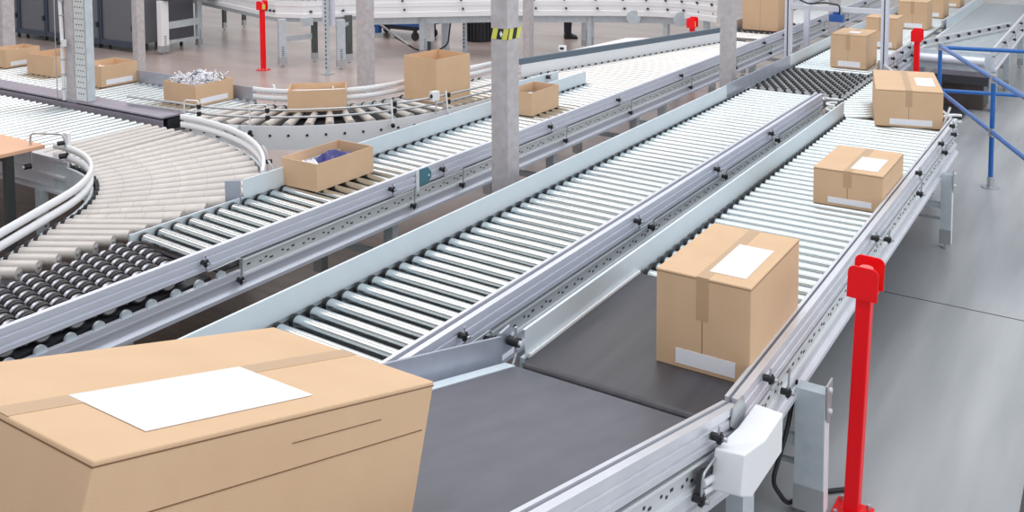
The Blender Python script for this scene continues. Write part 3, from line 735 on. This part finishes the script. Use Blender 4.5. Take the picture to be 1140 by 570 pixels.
# vertical cable-tray struts
def strut(x, y, label, zb):
    t = thing('cable_riser', label, 'cable riser', (x, y, 0))
    b = MB().bb((x-.03, y-.03, 0), (x+.03, y+.03, 2.2), 'legm')
    k = .1
    while k < 2.15: b.bb((x-.034, y-.012, k), (x-.030, y+.012, k+.03), 'shadowsteel'); k += .07
    b.build('perforated_strut', t)
    MB().bb((x+.04, y-.10, zb), (x+.09, y+.14, 2.2), 'alu').build('tray', t)
    MB().bb((x-.08, y-.08, 0), (x+.08, y+.08, .01), 'galv').build('base_plate', t)
strut(11.03, 11.16, 'perforated strut with grey tray rising beside the far left conveyor', .80)
strut(13.95, 10.55, 'perforated strut with grey tray rising behind the tall open carton', .72)
t = thing('control_housing', 'tall white riveted housing hanging over the tall open carton', 'housing', (13.5, 11.0, 0))
MB().box((13.45, 11.05, .75), (.10, .27, 1.0), 'white').build('housing_body', t)
b = MB()
for k in range(7):
    for yy in (-.09, .09): b.cyl((13.40, 11.05+yy, .34+k*.13), (13.395, 11.05+yy, .34+k*.13), .012, 'galv', 6)
b.build('rivets', t)
MB().bb((13.62, 10.72, .0), (13.70, 10.84, 1.0), 'legm').bb((13.4, 11.0, 0), (13.5, 11.1, .25), 'legd').build('leg', t)
tb = MB().tube([(12.75, 11.95, .78), (13.05, 11.15, .22)], .022, 'galv', 8).tube([(12.95, 11.40, .36), (13.12, 11.02, .12), (13.3, 10.75, .08), (13.5, 10.6, .20), (13.55, 10.55, .75)], .015, 'black', 8, .1).build('brace_and_hose')
tag(tb, 'silver brace tube and black hose slanting down left of the white housing', 'pipe')
# blue trolley, black bin
t = thing('trolley', 'blue low trolley under the far conveyor', 'trolley', (14.8, 13, 0))
MB().bb((14.5, 12.1, .30), (15.3, 13.8, .42), 'bluebox').bb((14.5, 13.2, .10), (14.6, 13.3, .42), 'bluebox').build('deck', t)
for x, y in ((14.6, 12.3), (15.2, 12.3), (14.6, 13.6), (15.2, 13.6)): MB().cyl((x-.02, y, .09), (x+.02, y, .09), .09, 'rubber', 14).bb((x-.03, y-.03, .1), (x+.03, y+.03, .3), 'shadowsteel').build('wheel', t)
MB().bb((14.6, 12.3, .2), (15.2, 13.6, .29), 'shadowsteel').build('lower_tray', t)
b = MB(); 
for k in range(24):
    a = 2*math.pi*k/24; b.box((15.35+.31*math.cos(a), 11.2+.31*math.sin(a), .27), (.03, .02, .5), 'black', a)
b.cyl((15.35, 11.2, 0), (15.35, 11.2, .54), .30, 'shadowsteel', 24); b.cyl((15.35, 11.2, .52), (15.35, 11.2, .56), .33, 'black', 24)
tag(b.build('bin'), 'black ribbed round bin under the far conveyor left of the taped column', 'bin')

# dark cabinets, far left
def cabinet(y0, y1, label):
    t = thing('machine_cabinet', label, 'cabinet', (11.2, (y0+y1)/2, 0), 'dark grey cabinets at the far left')
    x = 10.66
    MB().bb((x+.03, y0+.02, .16), (x+1.3, y1-.02, 2.1), 'cab').build('body', t)
    b = MB()
    for y in (y0, y1-.05): b.bb((x, y, .10), (x+.06, y+.05, 2.12), 'cabf')
    b.bb((x, y0+.05, .10), (x+.06, y1-.05, .20), 'cabf'); b.bb((x, y0+.05, 2.04), (x+.06, y1-.05, 2.12), 'cabf')
    b.build('frame', t)
    b = MB()
    for y in (y0+.15, y1-.15):
        for xx in (x+.1, x+1.1): b.cyl((xx, y, 0), (xx, y, .12), .03, 'black', 8)
    b.build('feet', t)
    b = MB().bb((x-.02, y0+.03, .42), (x, y0+.09, .52), 'black').bb((x-.02, y0+.03, 1.5), (x, y0+.09, 1.6), 'black'); b.build('hinge', t)
cabinet(15.72, 16.80, 'slate grey cabinet panel nearest the pale column, rightmost of the cabinets')
cabinet(16.82, 18.62, 'slate grey cabinet panel just right of the perforated upright')
cabinet(18.64, 19.62, 'slate grey cabinet panel just left of the perforated upright')
cabinet(19.64, 20.9, 'slate grey cabinet panel half hidden by the leftmost column')

# perforated upright between the left lanes
t = thing('rack_upright', 'perforated galvanised upright with cable ties rising between the left lanes', 'post', (5.5, 8.95, 0))
MB().bb((5.42, 8.98, .0), (5.60, 9.14, 3.8), 'column').build('post', t)
b = MB().bb((5.42, 8.80, .86), (5.43, 8.985, 3.8), 'strip').bb((5.42, 8.78, .86), (5.50, 8.79, 3.8), 'legm').bb((5.43, 8.79, .86), (5.45, 8.80, 3.8), 'shadowsteel')
k = .93; q = 0
while k < 3.0:
    for c_ in range(4 if q % 2 else 3):
        y = 8.95-.042*c_-(.0 if q % 2 else .02); b.cyl((5.421, y, k), (5.417, y, k), .007, 'shadowsteel', 6)
    k += .058; q += 1
b.build('perforated_face', t)
b = MB().tube([(5.40, 9.15, .84), (5.40, 9.16, 1.2), (5.39, 9.14, 1.5), (5.40, 9.17, 1.8), (5.39, 9.16, 3.7)], .018, 'white', 8)
b.build('cable_bundle', t)
b = MB()
for k in range(11): z = .95+k*.15; b.cyl((5.40, 9.155, z), (5.40, 9.155, z+.012), .024, 'galv', 8)
b.build('cable_ties', t)
MB().box((5.38, 9.10, 1.43), (.03, .06, .07), 'white').cyl((5.36, 9.14, 1.43), (5.34, 9.14, 1.43), .02, 'black', 8).build('clip', t)
MB().tube([(5.38, 9.24, .84), (5.38, 9.24, 3.7)], .005, 'galv', 6).build('thin_rod', t)

# wooden worktop at the left edge
t = thing('workbench', 'beech worktop bench at the left edge beside the wide beige lane', 'table', (3.7, 8.0, 0))
MB().bb((2.9, 7.22, .915), (4.09, 9.2, .945), 'wood').build('table_top', t, bevel=.003)
for x, y in ((3.95, 7.5), (3.95, 9.0), (3.0, 7.5), (3.0, 9.0)):
    MB().bb((x-.03, y-.03, 0), (x+.03, y+.03, .915), 'legd').build('leg', t)
MB().bb((3.93, 7.5, .80), (3.97, 9.0, .88), 'shadowsteel').build('apron', t)
cb = MB().tube([(3.70, 7.45, .90), (3.66, 7.35, .55), (3.45, 7.2, .25), (3.3, 7.1, .03), (3.0, 6.9, .015)], .016, 'black', 8, .1).build('cable')
tag(cb, 'thick black cable hanging below the beech worktop', 'cable')

# ------------------------------------------------------------------ guard posts, handrail, sensor frame
def red_post(x, y, h, label, lean=0.0):
    t = thing('guard_post', label, 'post', (x, y, 0), 'red guard posts')
    b = MB(); q = .034
    b.box((x, y, h/2-.03), (.068, .068, h-.10), 'red'); b.build('post_tube', t, bevel=.006)
    b = MB().box((x, y, .006), (.17, .17, .012), 'red')
    b.build('base_plate', t, bevel=.002)
    for sx in (-1, 1):
        for sy in (-1, 1): MB().cyl((x+sx*.062, y+sy*.062, .012), (x+sx*.062, y+sy*.062, .035), .010, 'galv', 6).build('bolt', t)
    # two rounded cheeks across the -X / +X sides with the button between them
    def cheek(xx, zc, hh, w):
        pts = []
        for sy, a0 in ((1, 0), (-1, 90)):
            for k in range(5):
                a = R(a0+k*22.5); pts.append((y+sy*0+(w/2-.03)*(1 if sy == 1 else -1)+.03*math.cos(a), zc+hh/2-.03+.03*math.sin(a)))
        pts += [(y-w/2, zc-hh/2), (y+w/2, zc-hh/2)]
        n = len(pts); vs = [(xx-.004, p, z) for p, z in pts]+[(xx+.004, p, z) for p, z in pts]
        return MB().add(vs, [tuple(range(n-1, -1, -1)), tuple(range(n, 2*n))]+[(i, (i+1) % n, n+(i+1) % n, n+i) for i in range(n)], 'red')
    cheek(x-.062, h-.075, .15, .135).build('cheek_plate', t)
    cheek(x+.062, h-.065, .15, .135).build('cheek_plate', t)
    MB().bb((x-.062, y-.05, h-.15), (x+.062, y+.05, h-.14), 'red').build('saddle', t)
    MB().bb((x-.035, y-.045, h-.14), (x+.035, y+.045, h-.06), 'yellow').build('switch_box', t, bevel=.006)
    MB().cyl((x, y, h-.06), (x, y, h-.02), .030, 'pink', 18).build('button', t)
    if lean: t.rotation_euler = (lean, 0, 0)
    return t
red_post(4.28, 1.000, 1.215, 'nearest red steel guard post with rounded cheek plates beside the right lane', .035)
red_post(10.74, 12.36, 1.17, 'red guard post standing alone on the far left floor')
red_post(13.0, 5.55, 1.09, 'short red guard post head showing above the slate bar near the right hand column')
red_post(12.57, 2.25, 1.20, 'red guard post between the sealed cartons and the blue handrail')

# blue tube handrail
t = thing('handrail', 'blue tubular handrail with grey fittings standing in the right aisle', 'railing', (10.1, 1.05, 0))
P1, P2 = (10.05, 1.07), (11.95, 1.87)
rt = .024
dirx = ((P1[0]-P2[0]), (P1[1]-P2[1])); ln = math.hypot(*dirx); ux, uy = dirx[0]/ln, dirx[1]/ln
E0 = (P1[0]+ux*2.6, P1[1]+uy*2.6); E1 = (P2[0]+uy*-2.2*-1*-1, 0)
for z in (1.10, .56):
    MB().tube([(P2[0], P2[1], z), (E0[0], E0[1], z)], rt, 'blue', 12).build('rail', t)
q = (12.45, -.6)
for z in (1.085, .56):
    MB().tube([(P2[0], P2[1], z), (q[0], q[1], z)], rt, 'blue', 12).build('rail', t)
for (x, y) in (P1, P2, E0, q):
    MB().cyl((x, y, .10), (x, y, 1.08), rt, 'blue', 14).build('post', t)
    MB().cyl((x, y, .012), (x, y, .11), .032, 'galv', 14).build('socket', t)
    MB().cyl((x, y, 0), (x, y, .012), .085, 'galv', 20).cyl((x-.055, y, .012), (x-.055, y, .03), .012, 'galv', 6).cyl((x+.055, y, .012), (x+.055, y, .03), .012, 'galv', 6).build('floor_flange', t)
    for z in (.56, 1.10): MB().cyl((x, y, z-.045), (x, y, z+.040), .032, 'galv', 14).build('fitting', t)

# aluminium portal with blue sensor over the middle lane
t = thing('sensor_frame', 'aluminium profile frame over the middle lane with a blue sensor', 'frame', (11.55, 3.1, 0))
for y in (3.62, 2.44):
    MB().bb((11.52, y-.04, 0), (11.60, y+.04, 2.4), 'alu').bb((11.515, y-.006, .5), (11.52, y+.006, 2.4), 'shadowsteel').build('upright', t)
MB().bb((11.53, 2.48, 1.49), (11.59, 3.58, 1.55), 'aluw').build('crossbar', t)
MB().bb((11.53, 2.48, 2.34), (11.59, 3.58, 2.40), 'aluw').build('crossbar', t)
b = MB().bb((11.47, 2.92, 1.37), (11.56, 3.09, 1.46), 'bluebox').bb((11.5, 2.98, 1.46), (11.54, 3.05, 1.49), 'bluebox')
b.build('sensor', t, bevel=.006)
MB().tube([(11.50, 2.97, 1.46), (11.48, 2.96, 1.58), (11.50, 3.15, 1.60), (11.50, 3.35, 1.57), (11.52, 3.56, 1.65)], .010, 'black', 6, .05).build('cable', t)
t = thing('sensor_frame', 'second aluminium frame crossing the far end of the long lane', 'frame', (14.4, 4.9, 0))
for y in (4.22, 5.5):
    MB().bb((14.36, y-.04, 0), (14.44, y+.04, 1.75), 'alu').build('upright', t)
MB().bb((14.37, 4.26, 1.62), (14.43, 5.46, 1.68), 'aluw').build('crossbar', t)

# ------------------------------------------------------------------ cartons
def carton(x0, y0, L, Wd, H, label, z=ZR, rz=0, ry=0, top_label=True, side_label=True, name='carton', group='sealed brown cartons', lab=(.35, .25, .3, .4), band=False, tapef=True):
    """x0,y0 = corner nearest the aisle and the camera; L along the lane, Wd across it"""
    t = thing(name, label, 'box', (x0, y0, z), group)
    o = Vector((x0, y0, z))
    b = MB().bb((x0, y0, z), (x0+L, y0+Wd, z+H), 'card'); b.build('box_body', t, bevel=.004)
    e = .0012
    # centre seam tape along the lane direction and down the near end
    tp = MB().bb((x0+.0, y0+Wd/2-.028, z+H), (x0+L, y0+Wd/2+.028, z+H+e), 'tape')
    if tapef: tp.bb((x0-e, y0+Wd/2-.028, z+H*.55), (x0, y0+Wd/2+.028, z+H), 'tape').bb((x0-.0008, y0+Wd/2-.002, z+.02), (x0, y0+Wd/2+.001, z+H-.01), 'crease')
    tp.build('packing_tape', t)
    MB().bb((x0-.0008, y0, z+H-.012), (x0, y0+Wd, z+H-.009), 'crease').bb((x0, y0-.0008, z+H-.012), (x0+L, y0, z+H-.009), 'crease').build('lid_crease', t)
    if top_label:
        lx, ly, lw, lh = lab
        MB().bb((x0+L*lx, y0+Wd*ly, z+H+e), (x0+L*(lx+lw), y0+Wd*(ly+lh), z+H+2*e), 'paper').build('top_label', t)
    if side_label:
        MB().bb((x0-2*e, y0+Wd*.15, z+.02), (x0-e*.5, y0+Wd*.78, z+.02+H*.16), 'paper').build('side_label', t)
    if band:
        MB().bb((x0+.02, y0-.0015, z+H*.70), (x0+L-.02, y0, z+H*.706), 'crease').bb((x0+L*.5, y0-.0015, z+H*.84), (x0+L*.8, y0, z+H*.845), 'crease').build('side_print', t)
    t.rotation_euler = (0, ry, rz)
    return t
carton(3.70, 1.30, .68, .44, .43, 'sealed brown carton standing on the grey belt at the start of the right lane', lab=(.12, .12, .55, .38))
carton(6.26, 1.31, .66, .46, .25, 'low sealed carton with two white labels alone on the right lane rollers', lab=(.12, .12, .50, .38))
carton(8.87, 1.35, 1.02, .58, .34, 'wide sealed carton turning the corner at the far end of the right lane', rz=R(14), lab=(.25, .08, .4, .28))
carton(11.55, 2.655, .60, .43, .415, 'sealed carton just beyond the black skate wheels', lab=(.3, .3, .25, .3), top_label=True)
carton(13.36, 2.66, .42, .42, .43, 'sealed carton second in the row beyond the wheel bed', top_label=False)
carton(15.62, 2.66, .50, .44, .44, 'sealed carton third in the row beyond the wheel bed', top_label=False)
carton(17.3, 2.68, .60, .44, .44, 'sealed carton fourth in the row, cut by the top of the photo', top_label=False)
carton(19.2, 2.68, .60, .40, .30, 'small sealed carton farthest up the middle lane', top_label=False)
carton(14.2, 4.62, .80, .58, .90, 'tall sealed carton at the far end of the long lane beside the right column', z=.80, top_label=False, side_label=False, tapef=True)
# big near carton on the incline
th = math.atan(SL)
bx = .80; bz = dz(bx)
carton(bx, 1.50, .97, .60, .39, 'very large sealed carton in the near left foreground with a white label', z=bz+.020, ry=th+.024, lab=(.16, .12, .46, .42), band=True, side_label=False, tapef=False)

def open_box(x0, y0, L, Wd, H, label, z=ZR, rz=0, slabel=None, name='open_carton', flaps=None):
    t = thing(name, label, 'box', (x0, y0, z), 'open brown cartons')
    th_ = .006; b = MB()
    b.bb((x0, y0, z), (x0+L, y0+Wd, z+.008), 'card')
    b.bb((x0, y0, z+.008), (x0+th_, y0+Wd, z+H), 'card').bb((x0+L-th_, y0, z+.008), (x0+L, y0+Wd, z+H), 'card')
    b.bb((x0+th_, y0, z+.008), (x0+L-th_, y0+th_, z+H), 'card').bb((x0+th_, y0+Wd-th_, z+.008), (x0+L-th_, y0+Wd, z+H), 'card')
    b.build('tray_walls', t)
    if slabel == 'front': MB().bb((x0-.002, y0+Wd*.12, z+.02), (x0-.0005, y0+Wd*.85, z+.02+H*.22), 'paper').build('side_label', t)
    if slabel == 'side': MB().bb((x0+L*.12, y0-.002, z+.02), (x0+L*.85, y0-.0005, z+.02+H*.24), 'paper').build('side_label', t)
    t.rotation_euler = (0, 0, rz)
    return t
def wad(name, loc, size, m, label, cat, seed=0, rz=0, n=9):
    """crumpled lump: a small subdivided pillow with jittered vertices"""
    rnd = random.Random(seed); vs = []; fs = []
    for i in range(n+1):
        for k in range(n+1):
            u, v = i/n*2-1, k/n*2-1
            hgt = (1-u*u)**.5*(1-v*v)**.5
            vs.append((u*size[0]/2, v*size[1]/2, size[2]*(.35+.65*hgt)*(rnd.uniform(.65, 1.0))))
    for i in range(n):
        for k in range(n): a = i*(n+1)+k; fs.append((a, a+n+1, a+n+2, a+1))
    base = len(vs); ring = [i*(n+1) for i in range(n+1)]+[n*(n+1)+k for k in range(1, n+1)]+[i*(n+1)+n for i in range(n-1, -1, -1)]+[k for k in range(n-1, 0, -1)]
    for r_ in ring: vs.append((vs[r_][0]*.9, vs[r_][1]*.9, 0))
    nr = len(ring)
    for k in range(nr): fs.append((ring[k], ring[(k+1) % nr], base+(k+1) % nr, base+k))
    fs.append(tuple(base+k for k in range(nr)))
    b = MB().add(vs, fs, m, False); ob = b.build(name); ob.location = loc; ob.rotation_euler = (0, 0, rz)
    tag(ob, label, cat); return ob

open_box(4.66, 4.84, .58, .36, .20, 'open carton of white and navy wrap on the long lane left of the taped column')
wad('plastic_bag', (5.02, 5.02, .809), (.40, .33, .19), 'navy', 'navy blue plastic bag inside the open carton on the long lane', 'bag', 3)
wad('paper_wad', (4.77, 5.02, .809), (.18, .30, .185), 'paper', 'white crumpled paper beside the navy bag in its open carton', 'paper', 4)
open_box(7.39, 4.80, .50, .30, .225, 'open carton holding a grey packet just right of the taped column')
pk = MB().box((7.64, 4.95, .90), (.36, .20, .10), 'bar').box((7.60, 4.95, .955), (.18, .14, .012), 'paper').build('packet', bevel=.01); tag(pk, 'dark grey packet lying in the open carton right of the taped column', 'packet')
pk.location.z -= .0
open_box(7.36, 5.93, .50, .47, .45, 'tall open carton on the curve left of the taped column', rz=R(-6))
open_box(6.30, 6.92, .55, .38, .21, 'open carton in the middle of the roller curve', rz=R(-48))
wad('paper_wad', (6.64, 6.85, .809), (.30, .22, .17), 'paper', 'white paper lying in the open carton on the roller curve', 'paper', 9, R(-48))
open_box(6.00, 7.90, .46, .50, .215, 'open carton heaped with white shredded paper at the start of the curve', slabel='side')
open_box(6.09, 9.60, .44, .42, .235, 'open carton with white paper right of the perforated upright', slabel='side')
wad('paper_wad', (6.25, 9.84, .809), (.24, .30, .225), 'paper', 'folded white paper in the carton right of the perforated upright', 'paper', 5)
open_box(6.16, 10.63, .42, .56, .24, 'open carton just left of the perforated upright')
open_box(6.20, 11.72, .42, .36, .22, 'open carton at the left edge of the carton lane', slabel='side')
wad('paper_wad', (6.40, 11.9, .809), (.22, .24, .205), 'paper', 'white paper in the leftmost carton', 'paper', 6)
open_box(13.42, 11.55, .50, .62, .30, 'brown carton on the far conveyor at the top left of the taped column', z=1.10, rz=R(-56))
# shredded paper: loose strips
rnd = random.Random(11); b = MB()
b.box((6.23, 8.15, .90), (.42, .46, .16), 'paper')
for k in range(330):
    x = rnd.uniform(6.04, 6.42); y = rnd.uniform(7.94, 8.36); z = rnd.uniform(.96, 1.06)
    p = [Vector((x, y, z))]
    for q in range(3): p.append(p[-1]+Vector((rnd.uniform(-.035, .035), rnd.uniform(-.035, .035), rnd.uniform(-.01, .025))))
    for q in p: q.x = min(max(q.x, 6.02), 6.44); q.y = min(max(q.y, 7.92), 8.38); q.z = max(.93, min(q.z, 1.10))
    b.tube(p, .0055, 'paper' if k % 9 else 'bar', 4)
o = b.build('shredded_paper'); tag(o, 'heap of white shredded paper filling the carton at the start of the curve', 'paper'); o['kind'] = 'stuff'

# ------------------------------------------------------------------ person far behind the white conveyor
def person(px, py, face):
    """standing figure; face = heading angle"""
    t = thing('person', 'person in dark trousers and black shoes standing behind the far white conveyor', 'person', (px, py, 0))
    def P(f_, s, z): return (px+f_*math.cos(face)-s*math.sin(face), py+f_*math.sin(face)+s*math.cos(face), z)
    joints = [P(0, 0, .98), P(0, 0, 1.12), P(.01, 0, 1.30), P(.0, 0, 1.44), P(.01, 0, 1.52), P(.02, 0, 1.60)]
    rad_ = [(.15, .12), (.14, .11), (.165, .12), (.13, .10), (.055, .055), (.06, .06)]
    edges = [(0, 1), (1, 2), (2, 3), (3, 4), (4, 5)]
    def chain(start, pts, rs):
        prev = start
        for p, r_ in zip(pts, rs):
            joints.append(p); rad_.append((r_, r_)); edges.append((prev, len(joints)-1)); prev = len(joints)-1
        return prev
    for s in (-1, 1):
        chain(0, [P(0, s*.09, .90), P(.02, s*.095, .50), P(-.02, s*.09, .10), P(.10, s*.095, .045)], [.095, .062, .045, .035])
        w = chain(3, [P(0, s*.19, 1.42), P(-.03, s*.24, 1.14), P(.12, s*.23, .95), P(.17, s*.225, .90)], [.055, .045, .032, .028])
        for k in range(4):
            chain(w, [P(.21, s*.225+(k-1.5)*.02, .875-.004*abs(k-1.5)), P(.235, s*.225+(k-1.5)*.021, .845)], [.009, .008])
        chain(w, [P(.18, s*(.225-.035), .88), P(.205, s*(.225-.045), .86)], [.010, .008])
    me = bpy.data.meshes.new('body'); o_w = org(t)
    me.from_pydata([tuple(Vector(j)-o_w) for j in joints], edges, [])
    ob = bpy.data.objects.new('body', me); COL.objects.link(ob); ob.parent = t
    ob.data.materials.append(M['cloth2'])
    sk = ob.modifiers.new('skin', 'SKIN'); sk.use_smooth_shade = True
    for v, r_ in zip(me.skin_vertices[0].data, rad_): v.radius = r_
    me.skin_vertices[0].data[0].use_root = True
    sb_ = ob.modifiers.new('sub', 'SUBSURF'); sb_.levels = 1; sb_.render_levels = 1
    b = MB()
    c = Vector(P(.03, 0, 1.68)); n1, n2 = 14, 10; vs = []; fs = []
    for i in range(n2+1):
        for k in range(n1):
            a, e_ = 2*math.pi*k/n1, math.pi*i/n2
            jaw = 1-.22*max(0, math.cos(e_)*-1)
            vs.append(c+Vector((.098*math.sin(e_)*math.cos(a)*jaw, .078*math.sin(e_)*math.sin(a)*jaw, .118*math.cos(e_))))
    for i in range(n2):
        for k in range(n1): fs.append((i*n1+k, i*n1+(k+1) % n1, (i+1)*n1+(k+1) % n1, (i+1)*n1+k))
    b.add(vs, fs, 'skin', True)
    b.cyl(P(.12, 0, 1.69), P(.15, 0, 1.655), .010, 'skin', 8, .016)
    for s in (-1, 1): b.cyl(P(.02, s*.08, 1.68), P(.02, s*.09, 1.68), .022, 'skin', 8); b.cyl(P(.112, s*.03, 1.695), P(.122, s*.03, 1.695), .010, 'shoe', 8)
    b.cyl(P(.118, -.022, 1.625), P(.118, .022, 1.625), .006, 'pink', 6); b.build('head', t)
    b = MB(); vs = [v+Vector((-.008*math.cos(face), -.008*math.sin(face), .014))+(v-c)*.07 for v in vs[:n1*6]]
    b.add(vs, fs[:n1*5], 'hair', True).build('hair', t)
    for s in (-1, 1):
        b = MB()
        b.cyl(P(-.02, s*.09, .12), P(0, s*.09, .90), .072, 'cloth', 14, .10); b.build('trouser_leg', t)
        b = MB()
        prof = [(-.09, .0), (-.10, .05), (-.075, .13), (.03, .13), (.07, .075), (.15, .06), (.185, .03), (.185, .0)]
        n_ = len(prof); vs2 = [P(f_, s*.09-.045, z) for f_, z in prof]+[P(f_, s*.09+.045, z) for f_, z in prof]
        b.add(vs2, [tuple(range(n_-1, -1, -1)), tuple(range(n_, 2*n_))]+[(i, (i+1) % n_, n_+(i+1) % n_, n_+i) for i in range(n_)], 'shoe').build('shoe', t, bevel=.012)
    return t
person(16.50, 9.80, R(-56))
